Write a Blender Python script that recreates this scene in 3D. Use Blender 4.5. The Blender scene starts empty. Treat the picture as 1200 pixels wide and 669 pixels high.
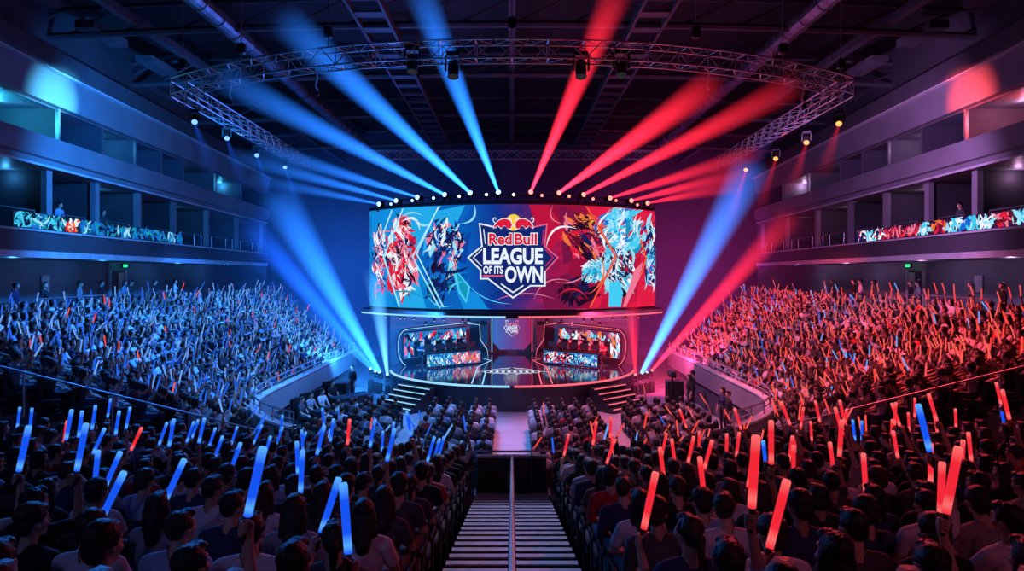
import bpy, bmesh, math, random
import numpy as np
from mathutils import Vector, Matrix
from mathutils.geometry import tessellate_polygon
random.seed(7); rng = np.random.default_rng(7)
SC = bpy.context.scene; COL = SC.collection
PI = math.pi; R = math.radians
H = 5.9                                   # eye height above the arena floor (m)
F = 800.0                                 # focal length in pixels of the 1200 px frame
def at(px, py, d): return Vector(((px-600)/F*d, d, H-(py-320)/F*d))

# ------------------------------------------------------------------ materials
MATS = {}
def nodes(name):
    m = bpy.data.materials.new(name); m.use_nodes = True
    nt = m.node_tree; nt.nodes.clear()
    out = nt.nodes.new('ShaderNodeOutputMaterial')
    return m, nt, out
def pbr(name, col, rough=.6, metal=0, var=.15, scale=6, bump=0, spec=.5):
    if name in MATS: return MATS[name]
    m, nt, out = nodes(name)
    b = nt.nodes.new('ShaderNodeBsdfPrincipled')
    b.inputs['Roughness'].default_value = rough; b.inputs['Metallic'].default_value = metal
    b.inputs['Specular IOR Level'].default_value = spec
    if var:
        tc = nt.nodes.new('ShaderNodeTexCoord'); n = nt.nodes.new('ShaderNodeTexNoise'); n.inputs['Scale'].default_value = scale
        nt.links.new(tc.outputs['Object'], n.inputs['Vector'])
        r = nt.nodes.new('ShaderNodeValToRGB')
        r.color_ramp.elements[0].position = .3; r.color_ramp.elements[1].position = .7
        r.color_ramp.elements[0].color = (*[c*(1-var) for c in col], 1); r.color_ramp.elements[1].color = (*[min(1, c*(1+var)) for c in col], 1)
        nt.links.new(n.outputs['Fac'], r.inputs['Fac']); nt.links.new(r.outputs['Color'], b.inputs['Base Color'])
        if bump:
            bp = nt.nodes.new('ShaderNodeBump'); bp.inputs['Strength'].default_value = bump; bp.inputs['Distance'].default_value = .02
            nt.links.new(n.outputs['Fac'], bp.inputs['Height']); nt.links.new(bp.outputs['Normal'], b.inputs['Normal'])
    else: b.inputs['Base Color'].default_value = (*col, 1)
    nt.links.new(b.outputs[0], out.inputs[0]); MATS[name] = m; m.cycles.emission_sampling = 'NONE'
    return m
def emi(name, col, s=1.0, sample=False):
    if name in MATS: return MATS[name]
    m, nt, out = nodes(name)
    e = nt.nodes.new('ShaderNodeEmission'); e.inputs[0].default_value = (*col, 1); e.inputs[1].default_value = s
    nt.links.new(e.outputs[0], out.inputs[0]); MATS[name] = m
    m.cycles.emission_sampling = 'FRONT_BACK' if sample else 'NONE'
    return m
def srgb(r, g, b):
    f = lambda c: c/12.92 if c <= .04045 else ((c+.055)/1.055)**2.4
    return tuple(f(c/255) for c in (r, g, b))

concrete = pbr('dark_concrete', (.10, .105, .12), .75, var=.25, scale=3, bump=.1)
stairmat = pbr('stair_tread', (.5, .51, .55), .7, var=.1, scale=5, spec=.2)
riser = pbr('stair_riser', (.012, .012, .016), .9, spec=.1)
floorm = pbr('arena_floor', (.40, .41, .44), .45, var=.12, scale=1.2)
wallm = pbr('wall_panel', (.16, .17, .20), .6, var=.12, scale=.8)
walld = pbr('dark_wall', (.05, .052, .065), .7, var=.2, scale=.7)
fascia = pbr('fascia_panel', (.22, .23, .26), .45, var=.12, scale=.6)
fasciad = pbr('fascia_dark', (.07, .072, .085), .5, var=.15, scale=.6)
trimm = pbr('pale_trim', (.55, .56, .6), .4, var=.15, scale=2)
roofm = pbr('roof_deck', (.018, .018, .022), .9, var=.3, scale=.6)
steel = pbr('girder_steel', (.09, .09, .11), .6, var=.2, scale=3)
ductm = pbr('duct_metal', (.45, .46, .5), .35, .9, var=.4, scale=2)
alu = pbr('truss_aluminium', (.62, .63, .66), .35, .8, var=.12, scale=8)
blackm = pbr('black_metal', (.018, .018, .02), .45, .2, var=.2, scale=20)
railm = pbr('rail_steel', (.5, .51, .55), .3, .8, var=.1, scale=12)
raild = pbr('rail_dark', (.10, .10, .12), .4, .7, var=.15, scale=12)
seatm = pbr('seat_fabric', (.03, .032, .045), .8, var=.3, scale=30)
seatp = pbr('seat_plastic', (.008, .008, .01), .7, var=.2, scale=20, spec=.2)
stagem = pbr('stage_gloss', (.02, .025, .05), .08, .0, var=.3, scale=.6, spec=.9)
staged = pbr('stage_skirt', (.025, .027, .04), .4, var=.2, scale=2)
skinA = pbr('skin_light', (.56, .36, .26), .55, var=.06, scale=20)
skinB = pbr('skin_tan', (.42, .25, .17), .55, var=.06, scale=20)
eyem = pbr('eye_dark', (.01, .01, .012), .3)
hairA = pbr('hair_black', (.008, .007, .008), .5, var=.4, scale=60, bump=.5)
hairB = pbr('hair_brown', (.03, .018, .012), .5, var=.4, scale=60, bump=.5)
lipm = pbr('lip', (.35, .14, .12), .5)
SHIRTS = [('white', (.62, .62, .66)), ('black', (.012, .012, .015)), ('dark grey', (.06, .06, .068)), ('navy', (.02, .03, .09)), ('grey', (.26, .26, .29)), ('red', (.45, .03, .03)), ('pale blue', (.3, .42, .6))]
shirtM = {n: pbr('shirt_'+n.replace(' ', '_'), c, .85, var=.12, scale=25) for n, c in SHIRTS}
trousA = pbr('trousers_dark', (.02, .022, .03), .85, var=.2, scale=30)
trousB = pbr('trousers_denim', (.05, .075, .14), .85, var=.2, scale=30)
shoem = pbr('shoe', (.08, .08, .09), .6, var=.2, scale=30)
def cyc(e): return e
# ------------------------------------------------------------------ mesh builder
class MB:
    def __init__(s): s.v = []; s.f = []; s.m = []; s.mats = []
    def mi(s, mat):
        if mat not in s.mats: s.mats.append(mat)
        return s.mats.index(mat)
    def add(s, vs, fs, mat):
        b = len(s.v); i = s.mi(mat); s.v.extend([tuple(v) for v in vs])
        for f in fs: s.f.append(tuple(b+j for j in f)); s.m.append(i)
    def box(s, c, d, mat, rot=0, bev=0):
        c = Vector(c); x, y, z = d[0]/2, d[1]/2, d[2]/2
        vs = []
        cr, sr = math.cos(rot), math.sin(rot)
        if bev:
            bx = min(bev, x*.9, y*.9, z*.9)
            pts = []
            for zz, k in ((-z, bx), (-z+bx, 0), (z-bx, 0), (z, bx)):
                for (px, py) in ((-x+k, -y+k+bx*0), (x-k, -y+k), (x-k, y-k), (-x+k, y-k)):
                    pts.append((px, py, zz))
            fs = [(3, 2, 1, 0), (12, 13, 14, 15)]
            for l in range(3):
                for q in range(4): a = l*4+q; b2 = l*4+(q+1) % 4; fs.append((a, b2, b2+4, a+4))
        else:
            pts = [(-x, -y, -z), (x, -y, -z), (x, y, -z), (-x, y, -z), (-x, -y, z), (x, -y, z), (x, y, z), (-x, y, z)]
            fs = [(3, 2, 1, 0), (4, 5, 6, 7), (0, 1, 5, 4), (1, 2, 6, 5), (2, 3, 7, 6), (3, 0, 4, 7)]
        for p in pts: vs.append((c.x+p[0]*cr-p[1]*sr, c.y+p[0]*sr+p[1]*cr, c.z+p[2]))
        s.add(vs, fs, mat); return s
    def tube(s, pts, r, mat, n=8, cap=True, radii=None):
        pts = [Vector(p) for p in pts]; N = len(pts); vs = []
        up = None
        for i, p in enumerate(pts):
            t = (pts[min(i+1, N-1)]-pts[max(i-1, 0)]).normalized()
            if up is None:
                up = Vector((0, 0, 1)) if abs(t.z) < .9 else Vector((1, 0, 0))
            a = t.cross(up)
            if a.length < 1e-4: a = t.cross(Vector((0, 1, .01)))
            a.normalize(); b = a.cross(t).normalized(); up = b
            rr = radii[i] if radii else r
            for k in range(n):
                w = 2*PI*k/n; vs.append(p+a*math.cos(w)*rr+b*math.sin(w)*rr)
        fs = []
        for i in range(N-1):
            for k in range(n):
                k2 = (k+1) % n; fs.append((i*n+k, i*n+k2, (i+1)*n+k2, (i+1)*n+k))
        if cap: fs.append(tuple(range(n))[::-1]); fs.append(tuple((N-1)*n+k for k in range(n)))
        s.add(vs, fs, mat); return s
    def lathe(s, prof, mat, n=16, axis=None, org=(0, 0, 0)):
        q = Vector((0, 0, 1)).rotation_difference(Vector(axis)) if axis else None
        vs = []; org = Vector(org)
        for (r, z) in prof:
            for k in range(n):
                w = 2*PI*k/n; p = Vector((r*math.cos(w), r*math.sin(w), z))
                if q: p = q @ p
                vs.append(org+p)
        fs = []
        for i in range(len(prof)-1):
            for k in range(n):
                k2 = (k+1) % n; fs.append((i*n+k, i*n+k2, (i+1)*n+k2, (i+1)*n+k))
        fs.append(tuple(range(n))[::-1]); fs.append(tuple((len(prof)-1)*n+k for k in range(n)))
        s.add(vs, fs, mat); return s
    def strip(s, rows, mat, closed=False):
        """rows: list of equally long point lists"""
        n = len(rows[0]); vs = [p for r in rows for p in r]; fs = []
        for i in range(len(rows)-1):
            for k in range(n-1): fs.append((i*n+k, i*n+k+1, (i+1)*n+k+1, (i+1)*n+k))
        if closed:
            for k in range(n-1): fs.append(((len(rows)-1)*n+k, (len(rows)-1)*n+k+1, k+1, k))
        s.add(vs, fs, mat); return s
    def build(s, name, parent=None, smooth=False):
        me = bpy.data.meshes.new(name); me.from_pydata(s.v, [], s.f)
        for m in s.mats: me.materials.append(m)
        if s.m: me.polygons.foreach_set('material_index', s.m)
        if smooth: me.polygons.foreach_set('use_smooth', [True]*len(s.f))
        me.update()
        o = bpy.data.objects.new(name, me); COL.objects.link(o)
        if parent: o.parent = parent
        return o
def tag(o, label, cat, group=None, kind=None):
    if label: o['label'] = label
    if cat: o['category'] = cat
    if group: o['group'] = group
    if kind: o['kind'] = kind
    return o
def struct(o, label=None): o['kind'] = 'structure'; return tag(o, label, None) if label else o
def empty(name, loc=(0, 0, 0), rz=0):
    o = bpy.data.objects.new(name, None); COL.objects.link(o); o.location = loc; o.rotation_euler = (0, 0, rz); o.empty_display_size = .1
    return o
def copy_tree(o, parent=None):
    c = o.copy(); COL.objects.link(c); c.parent = parent
    for ch in list(o.children): copy_tree(ch, c)
    return c
ORD = ['', 'first', 'second', 'third', 'fourth', 'fifth', 'sixth', 'seventh', 'eighth', 'ninth', 'tenth', 'eleventh', 'twelfth', 'thirteenth', 'fourteenth', 'fifteenth', 'sixteenth', 'seventeenth', 'eighteenth', 'nineteenth', 'twentieth']
def nth(i):
    if i <= 20: return ORD[i]
    if i < 30: return 'twenty-'+ORD[i-20]
    return 'thirty-'+ORD[i-30] if 30 < i < 40 else 'thirtieth' if i == 30 else 'far'
SIDE = {-1: 'left', 1: 'right'}
# ------------------------------------------------------------------ bowl geometry
NEXP = 2.2
def half_curve(n=160):
    """front edge of the bowl for the left half: (x, y, normal x, normal y, phi) from the centre to the far side end; x is negative"""
    pts = []
    for i in range(n+1):
        a = (PI/2)*i/n
        pts.append((-9*math.sin(a)**(2/NEXP), 23.5-8*max(math.cos(a), 0)**(2/NEXP)))
    out = []
    for i, (x, y) in enumerate(pts):
        x0, y0 = pts[max(i-1, 0)]; x1, y1 = pts[min(i+1, n)]
        tx, ty = x1-x0, y1-y0; l = math.hypot(tx, ty); nx, ny = -ty/l, tx/l
        if i == 0: nx, ny = 0, -1
        if i == n: nx, ny = -1, 0
        out.append((x, y, nx, ny, math.degrees(math.atan2(-nx, -ny))))
    return out
HC = half_curve()
CENTRE_RISE, SIDE_RISE, C0, S0 = .173, .25, .75, .9
NC, NS = 16, 12
def centre_row(s, k, p0=0, p1=40.5, xmin=0):
    r = []
    for (x, y, nx, ny, ph) in HC:
        if p0 <= ph <= p1 and -x >= xmin:
            pt = (.83+.02*abs(ny))*k
            X = x+nx*pt; r.append((X if s < 0 else -X, y+ny*pt, nx if s < 0 else -nx, ny))
    return r
def side_row(s, k, p0=45):
    r = []
    for (x, y, nx, ny, ph) in HC:
        if ph >= p0:
            pt = .62*k; r.append((x+nx*pt, y+ny*pt, nx, ny))
    x, y, nx, ny = r[-1]
    yend = 36+.9*k; m = 30
    for i in range(1, m+1): r.append((x, y+(yend-y)*i/m, -1, 0))
    return [(q[0] if s < 0 else -q[0], q[1], q[2] if s < 0 else -q[2], q[3]) for q in r]
def zc(k): return C0+CENTRE_RISE*k
def zs(k): return S0+SIDE_RISE*k
def resample(row, pitch, start=0.0):
    out = []; acc = 0; nxt = start
    for i in range(len(row)-1):
        a, b = row[i], row[i+1]; l = math.hypot(b[0]-a[0], b[1]-a[1])
        while nxt <= acc+l and l > 1e-9:
            t = (nxt-acc)/l; out.append(tuple(a[j]+(b[j]-a[j])*t for j in range(4))); nxt += pitch
        acc += l
    return out
# floor, roof and far walls
struct(MB().box((0, 20, -.1), (60, 84, .2), floorm).build('floor'))
struct(MB().box((0, 20, 16.6), (64, 86, .2), roofm).build('ceiling'))
struct(MB().box((0, 58, 8), (60, .3, 17), walld).build('wall_back'))
for s in (-1, 1):
    struct(MB().box((s*26, 20, 8), (.3, 84, 17), walld).build('wall_'+SIDE[s]))
struct(MB().box((0, -14, 8), (60, .3, 17), walld).build('wall_rear'))
# stands
for s in (-1, 1):
    mb = MB()
    for k in range(NC):
        a = centre_row(s, k-.45, xmin=.8); b = centre_row(s, k+.55, xmin=.8); z = zc(k); zz = z-CENTRE_RISE if k else 0
        mb.strip([[(p[0], p[1], zz) for p in a], [(p[0], p[1], z) for p in a], [(p[0], p[1], z) for p in b]], concrete)
    a = [centre_row(s, k-.45)[-1] for k in range(NC+1)]
    mb.strip([[(p[0], p[1], 0) for p in a], [(p[0], p[1], zc(max(i-1, 0))) for i, p in enumerate(a)]], concrete)
    struct(mb.build('floor_lower_stand_'+SIDE[s]), 'stepped concrete terrace of the near stand')
    mb = MB()
    for k in range(NS):
        a = side_row(s, k-.45 if k else -1.0); b = side_row(s, k+.55); z = zs(k); zz = z-SIDE_RISE if k else 0
        mb.strip([[(p[0], p[1], zz) for p in a], [(p[0], p[1], z) for p in a], [(p[0], p[1], z) for p in b]], concrete)
    for e in (0, -1):
        a = [side_row(s, k-.45)[e] for k in range(NS+1)]
        for i in range(NS): mb.add([(a[i][0], a[i][1], 0), (a[i+1][0], a[i+1][1], 0), (a[i+1][0], a[i+1][1], zs(i)), (a[i][0], a[i][1], zs(i))], [(0, 1, 2, 3)], concrete)
    struct(mb.build('floor_side_stand_'+SIDE[s]), 'stepped concrete terrace of the side stand')
    # aisle stairs between the near stand and the side stand
    mb = MB()
    for k in range(0, 30):
        kk = k/2; A = centre_row(s, kk, 0, 40.5)[-1]; B0 = side_row(s, kk*.84/.62)[0]
        if k >= 29: break
        A2 = centre_row(s, kk+.5)[-1]; B2 = side_row(s, (kk+.5)*.84/.62)[0]; z = zc(kk)
        mb.add([(A[0], A[1], z), (B0[0], B0[1], z), (B2[0], B2[1], z), (A2[0], A2[1], z), (A[0], A[1], z-.3), (B0[0], B0[1], z-.3)], [(0, 1, 2, 3), (4, 5, 1, 0)], stairmat)
    struct(mb.build('floor_aisle_stairs_'+SIDE[s]), 'concrete aisle steps beside the diagonal rail')
# central stairs: two steps a row
mb = MB()
for j in range(-1, NC*2):
    kk = j/2; y = 15.5-.85*kk+.45*.85; z = C0+CENTRE_RISE*kk+.01
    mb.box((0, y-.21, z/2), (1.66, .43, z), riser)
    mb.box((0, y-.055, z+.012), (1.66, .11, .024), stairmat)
struct(mb.build('floor_central_stairs'), 'central concrete stairs running down to the floor')

# side parapets: cap, bulging fascia, dark lower wall
for s in (-1, 1):
    row = [q for q in side_row(s, 0, 37)]
    off = lambda o, z: [(p[0]-p[2]*o, p[1]-p[3]*o, z) for p in row]
    back = lambda o, z: [(p[0]+p[2]*o, p[1]+p[3]*o, z) for p in row]
    struct(MB().strip([off(.05, .0), off(.05, .99)], wallm).strip([off(.05, .98), off(.68, .98)], fasciad).build('wall_parapet_lower_'+SIDE[s]), 'dark lower wall under the side stand')
    struct(MB().strip([off(.62, .97), off(.78, 1.05), off(.8, 1.75), off(.72, 1.84)], fascia).strip([off(.6, 1.0), off(.6, 1.86)], fascia).build('wall_parapet_'+SIDE[s]), 'curved fascia along the front of the side stand')
    struct(MB().strip([off(.84, 1.84), off(.84, 1.9), off(.58, 1.9), off(.58, 1.84), off(.84, 1.84)], trimm).build('trim_1' if s < 0 else 'trim_2'))
    struct(MB().strip([off(.57, .98), off(.64, .98), off(.64, 1.03)], trimm).build('trim_3' if s < 0 else 'trim_4'))
# low front wall of the near stand
for s in (-1, 1):
    row = centre_row(s, -.6, 5.2, 36)
    row = [q for q in row if abs(q[0]) > .8]
    struct(MB().strip([[(p[0], p[1], 0) for p in row], [(p[0], p[1], .95) for p in row], [(p[0]+p[2]*.08, p[1]+p[3]*.08, .95) for p in row]], walld).build('wall_front_'+SIDE[s]))
pc = MB(); pc.box((0, 16.12, .78), (1.62, .08, 1.56), walld); pc.box((0, 16.12, 1.58), (1.7, .14, .05), trimm)
struct(pc.build('wall_stair_foot'), 'dark solid panel at the foot of the central stairs')

# balconies -------------------------------------------------------------
WP = [(-6, 12.5), (0, 14.2), (6, 15.0), (12, 15.6), (17, 16.0), (22, 16.5), (29, 17.03), (36, 17.55), (43, 18.08), (52, 18.75)]
def Wpath(s, o, y0=-6, y1=52, n=60):
    P = []
    for i in range(n+1):
        y = y0+(y1-y0)*i/n
        for (a, xa), (b, xb) in zip(WP, WP[1:]):
            if a <= y <= b: x = xa+(xb-xa)*(y-a)/(b-a); break
        P.append((s*(x+o), y))
    return P
def Wx(y): return -Wpath(-1, 0, y, y+.001, 1)[0][0]
def band(s, prof, mat, y0=-6, y1=52):
    mb = MB()
    for (o0, z0), (o1, z1) in zip(prof, prof[1:]):
        mb.strip([[(x, y, z0) for x, y in Wpath(s, o0, y0, y1)], [(x, y, z1) for x, y in Wpath(s, o1, y0, y1)]], mat)
    return mb
DIV = [17, 21, 25, 28.3, 32, 36, 40.7, 46.2, 52]
tn = 5
for s in (-1, 1):
    S = SIDE[s]
    # concourse
    mb = MB(); back = side_row(s, NS-.45)
    O = Wpath(s, 2.7, 19, 52, 40); ix = [s*(16.25 if y > 23 else 16.25-(23-y)*.25) for x, y in O]
    struct(MB().strip([[(a, y, 3.0) for a, (x, y) in zip(ix, O)], [(a, y, 3.88) for a, (x, y) in zip(ix, O)], [(x, y, 3.88) for x, y in O]], concrete).build('floor_concourse_'+S))
    struct(band(s, [(2.6, 3.8), (2.6, 6.5)], wallm).build('wall_concourse_'+S))
    struct(band(s, [(-.05, 6.44), (2.7, 6.44)], fasciad).build('ceiling_concourse_'+S))
    struct(band(s, [(-.0, 6.44), (-.14, 6.44), (-.14, 6.66), (0, 6.68)], trimm).build('trim_%d' % tn)); tn += 1
    struct(band(s, [(0, 6.68), (.02, 7.36)], fasciad).build('wall_balcony_fascia_'+S))
    struct(band(s, [(.02, 7.36), (-.06, 7.36), (-.06, 7.43), (.2, 7.43), (.2, 7.0)], trimm).build('trim_%d' % tn)); tn += 1
    # open boxes
    struct(band(s, [(.1, 7.0), (3.4, 7.0)], concrete).build('floor_boxes_'+S))
    struct(band(s, [(3.3, 6.95), (3.3, 9.7)], walld).build('wall_boxes_'+S))
    struct(band(s, [(-.1, 9.66), (3.4, 9.66)], fascia).build('ceiling_boxes_'+S))
    struct(band(s, [(-.1, 9.66), (-.16, 9.66), (-.16, 9.74), (-.1, 9.74)], trimm).build('trim_%d' % tn)); tn += 1
    struct(band(s, [(-.1, 9.74), (-.05, 9.95), (-.28, 9.97), (-.3, 10.72), (-.1, 10.78), (.1, 10.78)], fascia).build('wall_upper_fascia_'+S))
    for y in DIV:
        x = s*Wx(y); mb = MB(); mb.box((x+s*1.85, y, 8.33), (2.9, .14, 2.62), walld)
        struct(mb.build('wall_box_divider_'+S))
        mb = MB(); mb.box((x+s*.32, y, 8.33), (.22, .3, 2.64), fascia); struct(mb.build('column_box_'+S))
    # suites behind glass
    struct(band(s, [(.1, 10.8), (2.7, 10.8)], concrete).build('floor_suites_'+S))
    struct(band(s, [(2.6, 10.75), (2.6, 12.05)], wallm).build('wall_suites_'+S))
    struct(band(s, [(-.1, 11.98), (2.7, 11.98)], fascia).build('ceiling_suites_'+S))
    struct(band(s, [(-.1, 11.98), (-.2, 11.98), (-.32, 13.08), (-.5, 13.12)], fascia).build('wall_upper_band_'+S))
    struct(band(s, [(-.5, 13.12), (-.62, 13.14), (-.66, 13.75), (.5, 13.8), (.6, 16.6)], fasciad).build('wall_bulkhead_'+S))
    struct(band(s, [(-.32, 13.06), (-.52, 13.06), (-.52, 13.12)], trimm).build('trim_%d' % tn)); tn += 1
    x0, x1 = s*Wx(52), s*(Wx(52)+3.4)
    struct(MB().box(((x0+x1)/2, 52.1, 8.4), (abs(x1-x0), .2, 16.8), fasciad).build('wall_balcony_end_'+S))
glass, nt, out = nodes('suite_glass')
tr = nt.nodes.new('ShaderNodeBsdfTransparent'); tr.inputs[0].default_value = (.86, .9, .95, 1)
gl = nt.nodes.new('ShaderNodeBsdfGlossy'); gl.inputs['Roughness'].default_value = .12; gl.inputs[0].default_value = (.8, .85, .95, 1)
mx = nt.nodes.new('ShaderNodeMixShader'); mx.inputs[0].default_value = .10
nt.links.new(tr.outputs[0], mx.inputs[1]); nt.links.new(gl.outputs[0], mx.inputs[2]); nt.links.new(mx.outputs[0], out.inputs[0])
SUITE = [17, 20.6, 25.3, 28.4, 31.3, 34, 36.7, 41.5, 46.4, 51.8]
wn = 1
for s in (-1, 1):
    for a, b in zip(SUITE, SUITE[1:]):
        P = Wpath(s, .08, a+.05, b-.05, 6)
        w = MB(); w.strip([[(x, y, 10.82) for x, y in P], [(x, y, 11.94) for x, y in P]], glass)
        wo = struct(w.build('window_%d' % wn)); wn += 1
        fr = MB()
        for (x, y) in (P[0],): fr.box((x, y-.05, 11.38), (.12, .1, 1.2), railm)
        fr.tube([(x, y, 10.82) for x, y in P], .03, railm, 6); fr.tube([(x, y, 11.95) for x, y in P], .03, railm, 6)
        fr.build('window_frame', wo)
        mb = MB(); mb.box((s*(Wx(a)+1.4), a, 11.4), (2.5, .12, 1.2), wallm); struct(mb.build('wall_suite_divider_'+SIDE[s]))
# doors and exit signs on the concourse
exitg = emi('exit_green', (.03, .8, .25), 1.6)
doorw = pbr('door_opening', (.6, .55, .45), .7)
dn = 1
for s, ys in ((-1, (24.4, 34.5)), (1, (23.9, 33.6))):
    for j, y in enumerate(ys):
        x = s*(Wx(y)+2.55)
        m = MB(); m.box((x, y, 4.95), (.1, 1.25, 2.1), walld); d = struct(m.build('door_%d' % dn)); dn += 1
        m = MB(); m.box((x-s*.06, y+.3, 4.93), (.06, .5, 2.0), doorw); m.build('door_leaf', d)
        m = MB()
        for q in (-.68, .68): m.box((x-s*.05, y+q, 4.97), (.14, .1, 2.16), trimm)
        m.build('door_frame', d)
        m = MB(); m.box((x-s*.35, y+.1, 6.27), (.08, .46, .2), blackm); e = m.build('exit_sign')
        m = MB(); m.box((x-s*.35, y+.1, 6.27), (.1, .38, .14), exitg); m.build('lit_face', e)
        tag(e, 'small green lit exit sign over the %s concourse door on the %s side' % (('near', 'far')[j], SIDE[s]), 'exit sign')
    m = MB(); y = 28.6; m.box((s*(Wx(y)+2.55), y, 5.45), (.04, .5, .7), trimm)
    tag(m.build('notice_board'), 'pale notice panel on the %s concourse wall between the doors' % SIDE[s], 'sign')
# ------------------------------------------------------------------ people
V = lambda *a: np.array(a, float)
class Prims:
    """tapered capsules and ellipsoids that are fused into one skin"""
    def __init__(s): s.p = []
    def cap(s, a, b, ra, rb, tag): s.p.append(('c', V(*a), V(*b), ra, rb, tag)); return s
    def ell(s, c, r, tag, rot=(0, 0, 0)): s.p.append(('e', V(*c), V(*r), rot, None, tag)); return s
    def mesh(s):
        bm = bmesh.new()
        for k, a, b, c, d, t in s.p:
            if k == 'e':
                M = Matrix.Translation(Vector(a)) @ Matrix.Rotation(c[2], 4, 'Z') @ Matrix.Rotation(c[0], 4, 'X') @ Matrix.Rotation(c[1], 4, 'Y') @ Matrix.Diagonal((*b, 1))
                bmesh.ops.create_uvsphere(bm, u_segments=14, v_segments=10, radius=1, matrix=M)
            else:
                ax = Vector(b-a); L = ax.length; q = Vector((0, 0, 1)).rotation_difference(ax.normalized()) if L > 1e-6 else Matrix.Identity(3).to_quaternion()
                prof = [(c*math.cos(w), c*math.sin(w)) for w in (-1.5, -1.0, -.5, 0)]+[(d*math.cos(w), L+d*math.sin(w)) for w in (0, .5, 1.0, 1.5)]
                n = 10; rings = []
                for (r, z) in prof: rings.append([bm.verts.new(Vector(a)+q @ Vector((r*math.cos(2*PI*i/n), r*math.sin(2*PI*i/n), z))) for i in range(n)])
                for r0, r1 in zip(rings, rings[1:]):
                    for i in range(n): bm.faces.new((r0[i], r0[(i+1) % n], r1[(i+1) % n], r1[i]))
                bm.faces.new(rings[0][::-1]); bm.faces.new(rings[-1])
        me = bpy.data.meshes.new('tmp'); bm.to_mesh(me); bm.free(); return me
    def tags(s, co):
        best = np.full(len(co), 1e9); tg = np.zeros(len(co), int)
        for k, a, b, c, d, t in s.p:
            if k == 'e':
                M = np.array((Matrix.Rotation(c[2], 3, 'Z') @ Matrix.Rotation(c[0], 3, 'X') @ Matrix.Rotation(c[1], 3, 'Y')))
                q = (co-a) @ M; l = np.linalg.norm(q/b, axis=1); dist = (l-1)*b.min()
            else:
                ab = b-a; u = np.clip(((co-a) @ ab)/max(ab @ ab, 1e-9), 0, 1)
                dist = np.linalg.norm(co-(a+u[:, None]*ab), axis=1)-(c+(d-c)*u)
            m = dist < best; best[m] = dist[m]; tg[m] = t
        return tg
def fuse(pr, voxel, ratio, smooth=2):
    me = pr.mesh(); o = bpy.data.objects.new('tmp', me); COL.objects.link(o)
    r = o.modifiers.new('r', 'REMESH'); r.mode = 'VOXEL'; r.voxel_size = voxel; r.use_smooth_shade = True
    if smooth: sm = o.modifiers.new('s', 'SMOOTH'); sm.factor = .5; sm.iterations = smooth
    if ratio < 1: d = o.modifiers.new('d', 'DECIMATE'); d.ratio = ratio
    tri = o.modifiers.new('t', 'TRIANGULATE')
    bpy.context.view_layer.update()
    ev = o.evaluated_get(bpy.context.evaluated_depsgraph_get()); m2 = bpy.data.meshes.new_from_object(ev)
    nv = len(m2.vertices); co = np.empty(nv*3); m2.vertices.foreach_get('co', co)
    nf = len(m2.polygons); fa = np.empty(nf*3, int); m2.loops.foreach_get('vertex_index', fa)
    bpy.data.objects.remove(o); bpy.data.meshes.remove(me); bpy.data.meshes.remove(m2)
    return co.reshape(-1, 3), fa.reshape(-1, 3)
SKIN, SHIRT, TROUS, SHOE, HAIR, EYE = range(6)
def hand(pr, wrist, axis, fw, q, grip):
    """a hand with palm, four fingers and a thumb; grip: the fingers close round a stick along axis. Returns the grip centre"""
    a = Vector(axis).normalized(); w = Vector(wrist)
    if grip:
        fw = Vector(fw).normalized(); t = (fw-a*fw.dot(a)).normalized(); p = (t.cross(a)*q).normalized()
        c = w+fw*.078-p*.03
        ang = math.atan2(t.y, t.x)
        pr.cap(w, w+fw*.03, .027, .029, SKIN)
        pr.cap(w+fw*.03, c+p*.042-t*.005+a*.018, .027, .02, SKIN); pr.cap(w+fw*.03, c+p*.042-t*.005-a*.022, .026, .019, SKIN)
        for i in range(4):
            base = c+a*(.034-i*.023); k = (1, 1.04, 1, .9)[i]
            qs = [base+(p*math.cos(u)+t*math.sin(u))*.0315*k for u in (.2, .95, 1.8, 2.6, 3.5, 4.2)]
            for u in range(5 if i < 3 else 4): pr.cap(qs[u], qs[u+1], .0108-.0006*i-.0005*u, .0103-.0006*i-.0005*u, SKIN)
        base = c+a*.018
        qs = [base+(p*math.cos(u)+t*math.sin(u))*.033+a*h for u, h in ((-.7, -.01), (-1.3, .018), (-2.0, .036), (-2.7, .042))]
        for u in range(3): pr.cap(qs[u], qs[u+1], .013-.001*u, .012-.001*u, SKIN)
        return c
    p = Vector(fw); p = (p-a*p.dot(a)).normalized(); t = a.cross(p)*q
    pr.ell(w+a*.05, (.022, .04, .05), SKIN, (0, 0, math.atan2(p.y, p.x)))
    pr.cap(w, w+a*.03, .027, .03, SKIN)
    for i in range(4):
        L = (.075, .085, .08, .062)[i]; b = w+a*.085+t*(.033-.022*i)
        m = b+a*L*.55-p*.008; pr.cap(b, m, .0098, .009, SKIN); pr.cap(m, m+a*L*.4-p*.03, .009, .0078, SKIN)
    b = w+a*.03+t*.035; m = b+a*.03+t*.03-p*.01; pr.cap(b, m, .013, .0115, SKIN); pr.cap(m, m+a*.032+t*.008-p*.006, .0115, .0095, SKIN)
    return w
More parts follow.
